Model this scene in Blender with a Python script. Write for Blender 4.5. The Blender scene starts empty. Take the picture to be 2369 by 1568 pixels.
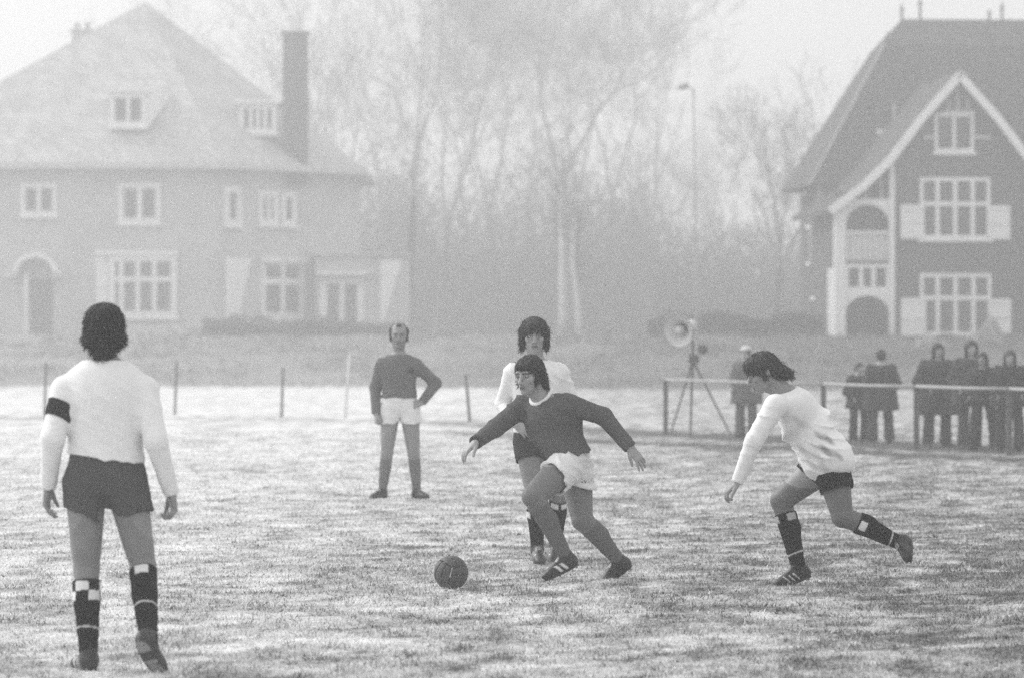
import bpy, bmesh, math, random
import numpy as np
from mathutils import Vector, Matrix

# ------------------------------------------------------------------ camera, sky, sun, exposure
SC = bpy.context.scene
COL = SC.collection
FPX = 2369 * 150.0 / 36.0          # focal length in units of a 2369 px wide picture
CAMZ = 1.59
FOCUS = 27.6

cam_d = bpy.data.cameras.new("camera")
cam_d.lens = 150.0
cam_d.sensor_width = 36.0
cam_d.clip_end = 2000.0
cam_d.dof.use_dof = True
cam_d.dof.focus_distance = FOCUS
cam_d.dof.aperture_fstop = 3.5
cam = bpy.data.objects.new("camera", cam_d)
cam.location = (0, 0, CAMZ)
cam.rotation_euler = (math.radians(90), 0, 0)
COL.objects.link(cam)
SC.camera = cam

SUN_AZ = math.radians(-60)         # to the left of the view direction
SUN_EL = math.radians(38)
world = bpy.data.worlds.new("World")
SC.world = world
world.use_nodes = True
nt = world.node_tree
bg = nt.nodes["Background"]
sky = nt.nodes.new("ShaderNodeTexSky")
sky.sky_type = 'NISHITA'
sky.sun_disc = False
sky.sun_elevation = SUN_EL
sky.sun_rotation = SUN_AZ
sky.air_density = 1.0
sky.dust_density = 6.0
bw = nt.nodes.new("ShaderNodeRGBToBW")
mx = nt.nodes.new("ShaderNodeMix")
mx.data_type = 'FLOAT'
mx.inputs[0].default_value = 0.72   # overcast veil over the clear sky
mx.inputs[3].default_value = 9.0
nt.links.new(sky.outputs[0], bw.inputs[0])
nt.links.new(bw.outputs[0], mx.inputs[2])
nt.links.new(mx.outputs[0], bg.inputs[0])
bg.inputs[1].default_value = 0.085

sun_d = bpy.data.lights.new("sun", 'SUN')
sun_d.energy = 1.5
sun_d.angle = math.radians(25)
sun_d.color = (1, 1, 1)
sun = bpy.data.objects.new("sun", sun_d)
_sd = Vector((math.sin(SUN_AZ) * math.cos(SUN_EL), math.cos(SUN_AZ) * math.cos(SUN_EL), math.sin(SUN_EL)))
sun.rotation_euler = (-_sd).to_track_quat('-Z', 'Y').to_euler()
sun.location = (-30, 20, 30)
COL.objects.link(sun)

SC.render.engine = 'CYCLES'
SC.view_settings.view_transform = 'Standard'
SC.view_settings.look = 'None'
SC.view_settings.exposure = 0.72
SC.view_settings.gamma = 1.0
SC.cycles.max_bounces = 6
SC.cycles.diffuse_bounces = 2
SC.cycles.glossy_bounces = 2
SC.cycles.volume_bounces = 1
SC.cycles.transparent_max_bounces = 8
SC.cycles.use_denoising = False
SC.cycles.use_adaptive_sampling = False

RNG = np.random.default_rng(7)

# ------------------------------------------------------------------ helpers
def pt(u, v, Y):
    """a place in the scene from where it shows in a 2369 x 1568 picture and its distance"""
    return np.array([(u - 1184.5) * Y / FPX, Y, CAMZ - (v - 784.0) * Y / FPX])

def link(o):
    COL.objects.link(o)
    return o

def tag(o, label=None, cat=None, group=None, kind=None):
    if label: o["label"] = label
    if cat: o["category"] = cat
    if group: o["group"] = group
    if kind: o["kind"] = kind
    return o

def empty(name, loc=(0, 0, 0), rz=0.0):
    o = bpy.data.objects.new(name, None)
    o.empty_display_size = 0.2
    o.location = loc
    o.rotation_euler = (0, 0, rz)
    return link(o)

def mesh_obj(name, verts, faces, mat, parent=None, smooth=False, tone=None):
    me = bpy.data.meshes.new(name)
    verts = np.asarray(verts, dtype=np.float64)
    if isinstance(faces, np.ndarray):
        n, c = faces.shape
        me.vertices.add(len(verts))
        me.vertices.foreach_set("co", verts.astype(np.float32).ravel())
        me.loops.add(n * c)
        me.loops.foreach_set("vertex_index", faces.astype(np.int32).ravel())
        me.polygons.add(n)
        me.polygons.foreach_set("loop_start", np.arange(0, n * c, c, dtype=np.int32))
        me.update(calc_edges=True)
    else:
        me.from_pydata([tuple(v) for v in verts], [], faces)
        me.update()
    if smooth:
        me.polygons.foreach_set("use_smooth", np.ones(len(me.polygons), dtype=bool))
    if tone is not None:
        at = me.attributes.new("tone", 'FLOAT', 'POINT')
        at.data.foreach_set("value", np.asarray(tone, dtype=np.float32))
    me.materials.append(mat)
    o = bpy.data.objects.new(name, me)
    link(o)
    if parent is not None:
        o.parent = parent
    return o

class MB:
    """collects simple solids into one mesh"""
    def __init__(s):
        s.v = []; s.f = []
    def add(s, vs, fs):
        b = len(s.v)
        s.v += [tuple(map(float, p)) for p in vs]
        s.f += [tuple(i + b for i in f) for f in fs]
        return s
    def box(s, x0, x1, y0, y1, z0, z1):
        x0, x1 = min(x0, x1), max(x0, x1); y0, y1 = min(y0, y1), max(y0, y1); z0, z1 = min(z0, z1), max(z0, z1)
        vs = [(x0, y0, z0), (x1, y0, z0), (x1, y1, z0), (x0, y1, z0), (x0, y0, z1), (x1, y0, z1), (x1, y1, z1), (x0, y1, z1)]
        return s.add(vs, [(0, 3, 2, 1), (4, 5, 6, 7), (0, 1, 5, 4), (1, 2, 6, 5), (2, 3, 7, 6), (3, 0, 4, 7)])
    def tube(s, pts, rads, n=8, cap=True):
        pts = [np.asarray(p, float) for p in pts]
        rings = []
        for i, p in enumerate(pts):
            d = pts[min(i + 1, len(pts) - 1)] - pts[max(i - 1, 0)]
            d = d / (np.linalg.norm(d) + 1e-9)
            a = np.array([0, 0, 1.0]) if abs(d[2]) < 0.9 else np.array([1.0, 0, 0])
            x = np.cross(a, d); x /= np.linalg.norm(x); y = np.cross(d, x)
            rings.append([p + rads[i] * (math.cos(2 * math.pi * k / n) * x + math.sin(2 * math.pi * k / n) * y) for k in range(n)])
        vs = [q for r in rings for q in r]
        fs = []
        for i in range(len(pts) - 1):
            for k in range(n):
                fs.append((i * n + k, i * n + (k + 1) % n, (i + 1) * n + (k + 1) % n, (i + 1) * n + k))
        if cap:
            fs.append(tuple(range(n - 1, -1, -1)))
            fs.append(tuple((len(pts) - 1) * n + k for k in range(n)))
        return s.add(vs, fs)
    def prism(s, poly, y0, y1):
        """polygon in x,z pushed from y0 to y1"""
        n = len(poly)
        vs = [(x, y0, z) for x, z in poly] + [(x, y1, z) for x, z in poly]
        fs = [tuple(range(n)), tuple(range(2 * n - 1, n - 1, -1))]
        fs += [(i, i + n, (i + 1) % n + n, (i + 1) % n) for i in range(n)]
        return s.add(vs, fs)
    def strip(s, line, w, y0, y1):
        """a board of height w hung under a line of x,z points"""
        up = [(x, z) for x, z in line]
        lo = []
        for i, (x, z) in enumerate(line):
            x0, z0 = line[max(i - 1, 0)]; x1, z1 = line[min(i + 1, len(line) - 1)]
            dx, dz = x1 - x0, z1 - z0; L = math.hypot(dx, dz)
            nx, nz = dz / L, -dx / L
            if nz > 0: nx, nz = -nx, -nz
            lo.append((x + nx * w, z + nz * w))
        for i in range(len(line) - 1):
            s.prism([up[i], up[i + 1], lo[i + 1], lo[i]], y0, y1)
        return s
    def build(s, name, mat, parent=None, smooth=False):
        me = bpy.data.meshes.new(name)
        me.from_pydata(s.v, [], s.f)
        bm = bmesh.new(); bm.from_mesh(me)
        bmesh.ops.recalc_face_normals(bm, faces=bm.faces)
        bm.to_mesh(me); bm.free()
        me.update()
        if smooth:
            me.polygons.foreach_set("use_smooth", np.ones(len(me.polygons), dtype=bool))
        me.materials.append(mat)
        o = bpy.data.objects.new(name, me); link(o)
        if parent is not None: o.parent = parent
        return o

# ------------------------------------------------------------------ materials (a black-and-white world)
def gray_mat(name, val, rough=0.85, var=0.15, scale=8.0, bump=0.0, bscale=60.0, spec=0.2, attr=False, detail=6.0):
    m = bpy.data.materials.new(name)
    m.use_nodes = True
    n = m.node_tree.nodes; l = m.node_tree.links
    p = n["Principled BSDF"]
    p.inputs["Roughness"].default_value = rough
    p.inputs["Specular IOR Level"].default_value = spec
    tc = n.new("ShaderNodeTexCoord")
    nz = n.new("ShaderNodeTexNoise"); nz.inputs["Scale"].default_value = scale; nz.inputs["Detail"].default_value = detail
    l.new(tc.outputs["Object"], nz.inputs["Vector"])
    mr = n.new("ShaderNodeMapRange")
    mr.inputs[1].default_value = 0.3; mr.inputs[2].default_value = 0.7
    mr.inputs[3].default_value = 1 - var; mr.inputs[4].default_value = 1 + var
    l.new(nz.outputs[0], mr.inputs[0])
    mu = n.new("ShaderNodeMath"); mu.operation = 'MULTIPLY'
    if attr:
        a = n.new("ShaderNodeAttribute"); a.attribute_name = "tone"
        l.new(a.outputs["Fac"], mu.inputs[0])
    else:
        mu.inputs[0].default_value = val
    l.new(mr.outputs[0], mu.inputs[1])
    l.new(mu.outputs[0], p.inputs["Base Color"])
    if bump > 0:
        n2 = n.new("ShaderNodeTexNoise"); n2.inputs["Scale"].default_value = bscale; n2.inputs["Detail"].default_value = 4
        l.new(tc.outputs["Object"], n2.inputs["Vector"])
        b = n.new("ShaderNodeBump"); b.inputs["Strength"].default_value = bump; b.inputs["Distance"].default_value = 0.02
        l.new(n2.outputs[0], b.inputs["Height"])
        l.new(b.outputs[0], p.inputs["Normal"])
    return m

def coursed_mat(name, val, mortar, bw, bh, var=0.25, rough=0.9, mort=0.012):
    """brick courses or roof tiles, too far off to tell the pieces apart"""
    m = bpy.data.materials.new(name); m.use_nodes = True
    n = m.node_tree.nodes; l = m.node_tree.links
    p = n["Principled BSDF"]; p.inputs["Roughness"].default_value = rough; p.inputs["Specular IOR Level"].default_value = 0.15
    tc = n.new("ShaderNodeTexCoord")
    sx = n.new("ShaderNodeSeparateXYZ"); l.new(tc.outputs["Object"], sx.inputs[0])
    ad = n.new("ShaderNodeMath"); ad.operation = 'ADD'
    l.new(sx.outputs[0], ad.inputs[0]); l.new(sx.outputs[1], ad.inputs[1])
    cb = n.new("ShaderNodeCombineXYZ"); l.new(ad.outputs[0], cb.inputs[0]); l.new(sx.outputs[2], cb.inputs[1])
    br = n.new("ShaderNodeTexBrick")
    br.inputs["Scale"].default_value = 1.0
    br.inputs["Brick Width"].default_value = bw; br.inputs["Row Height"].default_value = bh
    br.inputs["Mortar Size"].default_value = mort
    br.inputs["Color1"].default_value = (val * (1 - var),) * 3 + (1,)
    br.inputs["Color2"].default_value = (val * (1 + var),) * 3 + (1,)
    br.inputs["Mortar"].default_value = (mortar,) * 3 + (1,)
    l.new(cb.outputs[0], br.inputs["Vector"])
    nz = n.new("ShaderNodeTexNoise"); nz.inputs["Scale"].default_value = 0.6; nz.inputs["Detail"].default_value = 5
    l.new(tc.outputs["Object"], nz.inputs["Vector"])
    mr = n.new("ShaderNodeMapRange"); mr.inputs[1].default_value = .3; mr.inputs[2].default_value = .7; mr.inputs[3].default_value = .88; mr.inputs[4].default_value = 1.12
    l.new(nz.outputs[0], mr.inputs[0])
    mm = n.new("ShaderNodeMix"); mm.data_type = 'RGBA'; mm.blend_type = 'MULTIPLY'; mm.inputs[0].default_value = 1
    l.new(br.outputs[0], mm.inputs[6]); l.new(mr.outputs[0], mm.inputs[7])
    l.new(mm.outputs[2], p.inputs["Base Color"])
    return m

M = {}
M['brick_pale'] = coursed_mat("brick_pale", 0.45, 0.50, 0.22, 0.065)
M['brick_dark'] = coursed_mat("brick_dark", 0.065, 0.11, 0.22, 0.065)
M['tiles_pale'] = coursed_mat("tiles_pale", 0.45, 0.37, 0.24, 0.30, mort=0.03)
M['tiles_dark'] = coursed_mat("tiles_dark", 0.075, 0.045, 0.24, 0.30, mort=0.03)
M['white_paint'] = gray_mat("white_paint", 0.84, 0.6, 0.06, 1.5)
M['cream_paint'] = gray_mat("cream_paint", 0.55, 0.7, 0.1, 1.5)
M['glass'] = gray_mat("glass", 0.035, 0.08, 0.2, 1.0, spec=0.5)
M['dark_void'] = gray_mat("dark_interior", 0.10, 0.9, 0.2, 1.0)
M['dark_metal'] = gray_mat("dark_metal", 0.07, 0.6, 0.2, 10)
M['grey_metal'] = gray_mat("grey_metal", 0.30, 0.5, 0.15, 10)
M['pale_metal'] = gray_mat("pale_metal", 0.62, 0.5, 0.1, 10)
M['rail'] = gray_mat("rail_paint", 0.36, 0.6, 0.15, 6)
M['wood_dark'] = gray_mat("post_wood", 0.10, 0.9, 0.25, 12)
M['twig'] = gray_mat("rimed_twig", 0.26, 0.95, 0.3, 3)
M['brush'] = gray_mat("rimed_brushwood", 0.20, 0.95, 0.3, 3)
M['bark'] = gray_mat("bark", 0.09, 0.95, 0.3, 3)
M['bark_pale'] = gray_mat("birch_bark", 0.55, 0.9, 0.25, 2)
M['skin'] = gray_mat("skin", 0.3, 0.55, 0.07, 18, 0.08, 120, 0.35, attr=True)
M['cloth'] = gray_mat("cloth", 0.3, 0.95, 0.04, 20, 0.12, 260, 0.05, attr=True)
M['hair'] = gray_mat("hair", 0.03, 0.6, 0.35, 60, 0.25, 160, 0.3, attr=True)
M['boot'] = gray_mat("boot_leather", 0.03, 0.5, 0.2, 30, 0.1, 120, 0.4, attr=True)
# ------------------------------------------------------------------ ground
def bank_y(x):
    return 135.5 - 5.5 * np.tanh(np.asarray(x) / 7.0)

def vnoise(x, y, seed=0):
    """smooth value noise, vectorised"""
    x = np.asarray(x, float); y = np.asarray(y, float)
    xi = np.floor(x).astype(np.int64); yi = np.floor(y).astype(np.int64)
    fx = x - xi; fy = y - yi
    fx = fx * fx * (3 - 2 * fx); fy = fy * fy * (3 - 2 * fy)
    def h(a, b):
        n = (a * 374761393 + b * 668265263 + seed * 1442695041) & 0xFFFFFFFF
        n = ((n ^ (n >> 13)) * 1274126177) & 0xFFFFFFFF
        return ((n ^ (n >> 16)) & 0xFFFF) / 65535.0
    a = h(xi, yi); b = h(xi + 1, yi); c = h(xi, yi + 1); d = h(xi + 1, yi + 1)
    return (a * (1 - fx) + b * fx) * (1 - fy) + (c * (1 - fx) + d * fx) * fy

def fbm(x, y, seed=0, oct=4):
    s = 0; a = 0.5; t = 0
    for o in range(oct):
        s = s + a * vnoise(x * 2 ** o, y * 2 ** o, seed + o * 17); t += a; a *= 0.55
    return s / t

def ground_z(x, y):
    x = np.asarray(x, float); y = np.asarray(y, float)
    d = y - bank_y(x)
    z = 1.62 * np.clip(d / 16.0, 0, 1) ** 0.8
    field = np.clip((bank_y(x) - y) / 3.0, 0, 1)
    z = z + (fbm(x * 1.1, y * 1.1, 3) - 0.5) * 0.020 * field
    z = z + (fbm(x * 0.8, y * 0.8, 5) - 0.5) * 0.5 * np.clip(d / 3.0, 0, 1) * np.clip((172 - y) / 8, 0, 1)
    return z

# worn, frost-free track along the edge of the field (centre lines on the ground)
def _line(pts):
    q = []
    for u, v in pts:
        Y = CAMZ * FPX / (v - 784.0)
        q.append(((u - 1184.5) * Y / FPX, Y))
    return np.array(q)
TRACK_A = _line([(-600, 968), (0, 966), (600, 967), (1000, 977), (1540, 1004), (2369, 1043), (2800, 1066)])
TRACK_B = _line([(-600, 984), (0, 982), (700, 984), (1000, 999), (1350, 1019), (1700, 1033), (2369, 1064), (2800, 1086)])

def worn_amount(x, y):
    def band(L, w):
        o = np.argsort(L[:, 0])
        yc = np.interp(x, L[o, 0], L[o, 1])
        return np.exp(-((y - yc) / w) ** 2)
    n = fbm(x * 0.8, y * 0.35, 21)
    side = np.clip((x + 3.0) / 4.0, 0.3, 1.0)
    side_b = np.clip((x + 2.0) / 3.0, 0.12, 1.0)
    a = band(TRACK_A, 2.6) * side + 0.9 * band(TRACK_B, 1.5) * side_b
    return np.clip(a * (0.35 + 1.3 * n), 0, 1)

def frost_amount(x, y):
    """how white the rime lies: 0 bare grass .. 1 thick rime"""
    f = 0.08 * fbm(x * 0.45, y * 0.45, 31, 2) + 0.36 * fbm(x * 4.2, y * 1.5, 41, 3) + 0.56 * fbm(x * 13.0, y * 4.2, 43, 3)
    f = (f - 0.5) * 2.3 + 0.50
    lr = x / 3.6                                 # darker towards the right near side
    f = f - 0.24 * np.clip(lr + 0.05, -0.7, 1) - 0.10 * np.clip((27 - y) / 8, 0, 1) * np.clip(lr + 0.35, 0, 1)
    f = f + 0.13 * np.clip((y - 34) / 14, 0, 1)
    f = f - 0.85 * worn_amount(x, y)
    return np.clip(f, 0, 1)

_ys = np.concatenate([np.arange(-38, 16, 3.0), np.arange(16, 50, 0.19), np.arange(50, 126, 0.5), np.arange(126, 175, 0.5), np.arange(175, 331, 6)])
_xs = np.concatenate([np.arange(-150, -21, 6.0), np.arange(-21, 21.01, 0.17), np.arange(24, 151, 6.0)])
_gx, _gy = np.meshgrid(_xs, _ys)
_gz = ground_z(_gx, _gy)
_nx, _ny = len(_xs), len(_ys)
_i = np.arange(_nx * _ny).reshape(_ny, _nx)
_q = np.stack([_i[:-1, :-1], _i[:-1, 1:], _i[1:, 1:], _i[1:, :-1]], -1).reshape(-1, 4)
_fr = frost_amount(_gx, _gy)
_onbank = np.clip((_gy - bank_y(_gx)) / 0.8 + 0.5, 0, 1)
_fr = _fr * (1 - _onbank) + _onbank * np.clip(0.02 + 0.22 * fbm(_gx * .3, _gy * .5, 77) + .10 * np.clip(-_gx / 14, -1, 1), 0, 1)

def ground_material(name):
    m = bpy.data.materials.new(name); m.use_nodes = True
    n = m.node_tree.nodes; l = m.node_tree.links
    p = n["Principled BSDF"]; p.inputs["Roughness"].default_value = 0.95; p.inputs["Specular IOR Level"].default_value = 0.05
    at = n.new("ShaderNodeAttribute"); at.attribute_name = "tone"
    tc = n.new("ShaderNodeTexCoord")
    nz = n.new("ShaderNodeTexNoise"); nz.inputs["Scale"].default_value = 18; nz.inputs["Detail"].default_value = 8; nz.inputs["Roughness"].default_value = 0.75
    l.new(tc.outputs["Object"], nz.inputs["Vector"])
    mr = n.new("ShaderNodeMapRange"); mr.inputs[1].default_value = .3; mr.inputs[2].default_value = .7; mr.inputs[3].default_value = -.5; mr.inputs[4].default_value = .5
    l.new(nz.outputs[0], mr.inputs[0])
    ad = n.new("ShaderNodeMath"); ad.operation = 'ADD'; ad.use_clamp = True
    l.new(at.outputs["Fac"], ad.inputs[0]); l.new(mr.outputs[0], ad.inputs[1])
    cr = n.new("ShaderNodeValToRGB")
    cr.color_ramp.elements[0].position = 0.0; cr.color_ramp.elements[0].color = (.065, .065, .065, 1)
    cr.color_ramp.elements[1].position = 1.0; cr.color_ramp.elements[1].color = (.80, .80, .80, 1)
    l.new(ad.outputs[0], cr.inputs[0]); l.new(cr.outputs[0], p.inputs["Base Color"])
    b = n.new("ShaderNodeBump"); b.inputs["Strength"].default_value = 0.6; b.inputs["Distance"].default_value = 0.03
    l.new(nz.outputs[0], b.inputs["Height"]); l.new(b.outputs[0], p.inputs["Normal"])
    return m
M['ground'] = ground_material("frosted_turf")
ground = mesh_obj("ground", np.stack([_gx, _gy, _gz], -1).reshape(-1, 3), _q, M['ground'], smooth=True, tone=_fr.ravel())
tag(ground, "frosted football pitch rising to a grass bank", "ground", kind="structure")

# rimed grass blades over the near part of the pitch
def make_grass():
    bands = [(17.5, 24, 2600), (24, 32, 1500), (32, 42, 700), (42, 56, 420), (56, 74, 150)]
    X = []; Y = []; Wd = []
    for y0, y1, dens in bands:
        half = 0.128 * y1 + 0.8
        n = int((y1 - y0) * 2 * half * dens)
        y = RNG.uniform(y0, y1, n); x = RNG.uniform(-half, half, n)
        k = np.abs(x) < 0.128 * y + 0.8
        X.append(x[k]); Y.append(y[k]); Wd.append(np.full(k.sum(), 0.0032 * (y0 + y1) / 40))
    x = np.concatenate(X); y = np.concatenate(Y); wd = np.concatenate(Wd)
    keep = RNG.uniform(0, 1, len(x)) < 0.45 + 0.75 * fbm(x * 6, y * 6, 61, 2)
    x, y, wd = x[keep], y[keep], wd[keep]
    n = len(x)
    z = ground_z(x, y)
    h = RNG.uniform(0.008, 0.026, n) * (0.35 + 1.5 * fbm(x * 7, y * 5, 71, 2))
    a = RNG.uniform(0, 2 * np.pi, n)
    lean = RNG.uniform(0.2, 1.5, n) * h
    b = a + RNG.normal(0, 0.6, n)
    base = np.stack([x, y, z - 0.004], 1)
    side = np.stack([np.cos(a), np.sin(a) * .5, 0 * a], 1) * (wd * RNG.uniform(.6, 1.6, n))[:, None]
    tip = base + np.stack([-np.sin(b) * lean, np.cos(b) * lean, h], 1)
    V = np.empty((n, 3, 3)); V[:, 0] = base - side; V[:, 1] = base + side; V[:, 2] = tip
    F = np.arange(n * 3).reshape(n, 3)
    fr = frost_amount(x, y) + RNG.normal(0, .2, n) + .7 * (fbm(x * 24, y * 14, 83, 2) - .5)
    T = np.empty((n, 3)); T[:, 0] = T[:, 1] = 0.10 + 0.60 * np.clip(fr, 0, 1); T[:, 2] = 0.14 + 0.72 * np.clip(fr * 1.15, 0, 1)
    g = mesh_obj("grass", V.reshape(-1, 3), F, M['blade'], tone=T.ravel())
    tag(g, "short rime-covered grass blades on the pitch", "grass", kind="stuff")
    return n
M['blade'] = gray_mat("grass_blade", .3, .9, .1, 30, spec=.1, attr=True)
N_BLADES = make_grass()

# rough unmown grass on the bank
def make_rough():
    n = 26000
    x = RNG.uniform(-24, 24, n); y = bank_y(x) + RNG.uniform(-.2, 17, n) ** 1.0
    k = fbm(x * .5, y * .5, 91, 3) + RNG.normal(0, .08, n) > .46
    x, y = x[k], y[k]; n = len(x); z = ground_z(x, y)
    h = RNG.uniform(.06, .30, n) * (.4 + 1.2 * fbm(x * .9, y * .9, 93, 2)); a = RNG.uniform(0, 6.28, n); w = RNG.uniform(.012, .035, n)
    b = np.stack([x, y, z - .02], 1); sd = np.stack([np.cos(a), .5 * np.sin(a), 0 * a], 1) * w[:, None]
    tip = b + np.stack([RNG.normal(0, .35, n) * h, RNG.normal(0, .35, n) * h, h], 1)
    V = np.stack([b - sd, b + sd, tip], 1).reshape(-1, 3)
    t = np.clip(RNG.normal(.16, .08, n), .05, .5)
    g = mesh_obj("rough_grass", V, np.arange(n * 3).reshape(n, 3), M['blade'], tone=np.repeat(t, 3))
    tag(g, "rough unmown grass on the bank below the houses", "grass", kind="stuff")
make_rough()
# ------------------------------------------------------------------ houses across the field
def window(parent, x0, x1, z0, z1, y, cols=2, rows=(1.0,), fr=.10, bar=.07, depth=.10, colw=None, name="window", frame_mat='white_paint', sill=True, out=-1):
    """white frame with real glazing bars; every pane a pane. rows: heights from the top, as shares. y: wall face, out: towards the viewer"""
    mb = MB(); yf = y + out * depth; yb = y + out * .004
    mb.box(x0, x0 + fr, yf, yb, z0, z1); mb.box(x1 - fr, x1, yf, yb, z0, z1)
    mb.box(x0 + fr, x1 - fr, yf, yb, z1 - fr, z1); mb.box(x0 + fr, x1 - fr, yf, yb, z0, z0 + fr)
    ix0, ix1, iz0, iz1 = x0 + fr, x1 - fr, z0 + fr, z1 - fr
    cw = np.cumsum([0] + list(colw or [1.0 / cols] * cols)); cw = cw / cw[-1]
    rh = np.cumsum([0] + list(rows)); rh = rh / rh[-1]
    xs = [ix0 + (ix1 - ix0) * c for c in cw]; zs = [iz1 - (iz1 - iz0) * r for r in rh]
    for x in xs[1:-1]: mb.box(x - bar / 2, x + bar / 2, yf + -out * .012, yb, iz0, iz1)
    for z in zs[1:-1]: mb.box(ix0, ix1, yf + -out * .006, yb, z - bar / 2, z + bar / 2)
    if sill: mb.box(x0 - .08, x1 + .08, yf + out * .06, yb, z0 - .10, z0)
    w = mb.build(name, M[frame_mat], parent)
    for i in range(len(xs) - 1):
        for j in range(len(zs) - 1):
            b = MB().box(xs[i] + bar * .5, xs[i + 1] - bar * .5, y + out * .030, y + out * .018, zs[j + 1] + bar * .5, zs[j] - bar * .5)
            b.build("pane", M['glass'], w)
    return w

def shutter(parent, x0, x1, z0, z1, y):
    mb = MB(); mb.box(x0, x1, y - .05, y - .005, z0, z1)
    for zz in (z0 + .05, (z0 + z1) / 2 - .05, z1 - .15): mb.box(x0 + .04, x1 - .04, y - .075, y - .05, zz, zz + .10)
    return mb.build("shutter", M['white_paint'], parent)

# ---- gabled house at the right
def right_house():
    D = 148.0; s = FPX / D
    o = pt(2065, 830, D); root = empty("gabled_house", o, math.radians(3.2))
    tag(root, "dark brick house with white gable boards, shutters and arched corner porch", "house")
    X = lambda u: (u - 2065) / s
    Z = lambda v: (830 - v) / s
    br = M['brick_dark']; wh = M['white_paint']
    # walls: the gabled front, set behind the porch corner
    gable = [(1990, 420), (2050, 366), (2120, 276), (2215, 172), (2310, 276), (2380, 366), (2440, 420), (2515, 480)]
    wall_poly = [(X(2066), Z(900)), (X(2515), Z(900)), (X(2515), Z(484)), (X(2440), Z(424)), (X(2380), Z(372)), (X(2310), Z(284)), (X(2215), Z(182)), (X(2120), Z(284)), (X(2066), Z(352))]
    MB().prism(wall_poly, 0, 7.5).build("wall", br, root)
    MB().box(X(1946), X(2064), 1.7, 7.4, Z(900), Z(440)).build("wall", br, root)                       # back of the porch
    MB().box(X(1978), X(2860), 7.6, 15.5, Z(900), Z(418)).build("wall", br, root)                       # main block
    # roof over the gable, flaring at the foot
    line = [(1908, 486), (1950, 455), (1990, 424), (2050, 364), (2120, 272), (2215, 166)]
    L = [(X(u), Z(v)) for u, v in line]
    R_ = [(2 * X(2215) - x, z) for x, z in L][::-1]
    mb = MB()
    for seq in (L, R_):
        for i in range(len(seq) - 1):
            (x0, z0), (x1, z1) = seq[i], seq[i + 1]
            mb.add([(x0, -.62, z0), (x1, -.62, z1), (x1, 9.5, z1), (x0, 9.5, z0), (x0, -.62, z0 - .16), (x1, -.62, z1 - .16), (x1, 9.5, z1 - .16), (x0, 9.5, z0 - .16)],
                   [(0, 1, 2, 3), (7, 6, 5, 4), (0, 4, 5, 1), (1, 5, 6, 2), (2, 6, 7, 3), (3, 7, 4, 0)])
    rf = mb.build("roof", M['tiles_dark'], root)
    MB().strip([(x, z + .03) for x, z in L], .27, -.74, -.63).build("bargeboard", wh, rf)
    MB().strip([(x, z + .03) for x, z in R_], .27, -.74, -.63).build("bargeboard", wh, rf)
    # main roof: ridge across, half-hipped at the left end
    zr = Z(46) + .88; ze = Z(425) + .22
    xl, xr = X(1930), X(2900)
    zk = Z(108) + .72; xk = X(2140)
    y0, y1, ym = 6.9, 16.2, 11.5
    vs = [(xl, y0, ze), (xr, y0, ze), (xr, y1, ze), (xl, y1, ze),
          (X(2200), ym, zr), (X(2780), ym, zr),
          (xk, ym - (1.9), zk), (xk, ym + 1.9, zk), (xr - 2.6, ym - 1.9, zk), (xr - 2.6, ym + 1.9, zk)]
    fs = [(0, 1, 8, 6), (6, 8, 5, 4), (3, 7, 9, 2), (7, 4, 5, 9), (6, 4, 7), (8, 9, 5), (0, 6, 7, 3), (1, 2, 9, 8), (0, 3, 2, 1)]
    mr = MB().add(vs, fs).build("roof", M['tiles_dark'], root)
    MB().tube([(xl, y0 - .05, ze - .03), (xk - .05, ym - 1.95, zk)], [.05, .05], 6).build("verge_board", M['grey_metal'], mr)
    for u, v, h in ((2200, 46, .60), (2246, 46, .95), (2420, 46, .40), (2452, 46, .7), (2148, 96, .5)):
        mb = MB(); z0 = zr if v < 90 else zk
        mb.tube([(X(u), ym - (.0 if v < 90 else 1.6), z0 - .15), (X(u), ym - (.0 if v < 90 else 1.6), z0 + h * .55), (X(u), ym - (.0 if v < 90 else 1.6), z0 + h)], [.06, .05, .02], 6)
        mb.tube([(X(u), ym - (.0 if v < 90 else 1.6), z0 + h * .5), (X(u), ym - (.0 if v < 90 else 1.6), z0 + h * .62), (X(u), ym - (.0 if v < 90 else 1.6), z0 + h * .74)], [.04, .11, .03], 6)
        mb.build("finial", M['dark_metal'], mr)
    # little roof dormer left of the gable
    dm = MB().box(X(2104), X(2142), 7.5, 10.2, Z(284), Z(212)).build("dormer", M['tiles_dark'], root)
    MB().box(X(2100), X(2146), 7.3, 7.49, Z(288), Z(276)).build("sill", wh, dm)
    MB().box(X(2138), X(2144), 7.3, 7.49, Z(276), Z(214)).build("corner_board", M['cream_paint'], dm)
    # windows with shutters
    window(root, X(2128), X(2292), Z(553), Z(411), 0, 4, (.42, .58), fr=.13, bar=.15, colw=[.22, .28, .28, .22])
    window(root, X(2128), X(2294), Z(776), Z(633), 0, 4, (.38, .62), fr=.13, bar=.15, colw=[.22, .28, .28, .22])
    for a, b, c, d in ((2082, 2138, 553, 474), (2286, 2338, 555, 476), (2083, 2142, 780, 690), (2288, 2340, 772, 692)):
        shutter(root, X(a), X(b), Z(c), Z(d), -.10)
    window(root, X(2162), X(2254), Z(352), Z(262), 0, 2, (1,), fr=.12, bar=.12)
    # timber framing under the apex
    for a, b, c, d, e in ((2180, 2256, 262, 256, .10), (2212, 2219, 256, 205, .09), (2137, 2160, 322, 314, .09), (2256, 2292, 322, 314, .09), (2192, 2197, 256, 228, .08), (2237, 2242, 256, 228, .08)):
        MB().box(X(a), X(b), -e, -.005, Z(c), Z(d)).build("gable_timber", M['cream_paint'], root)
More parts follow.
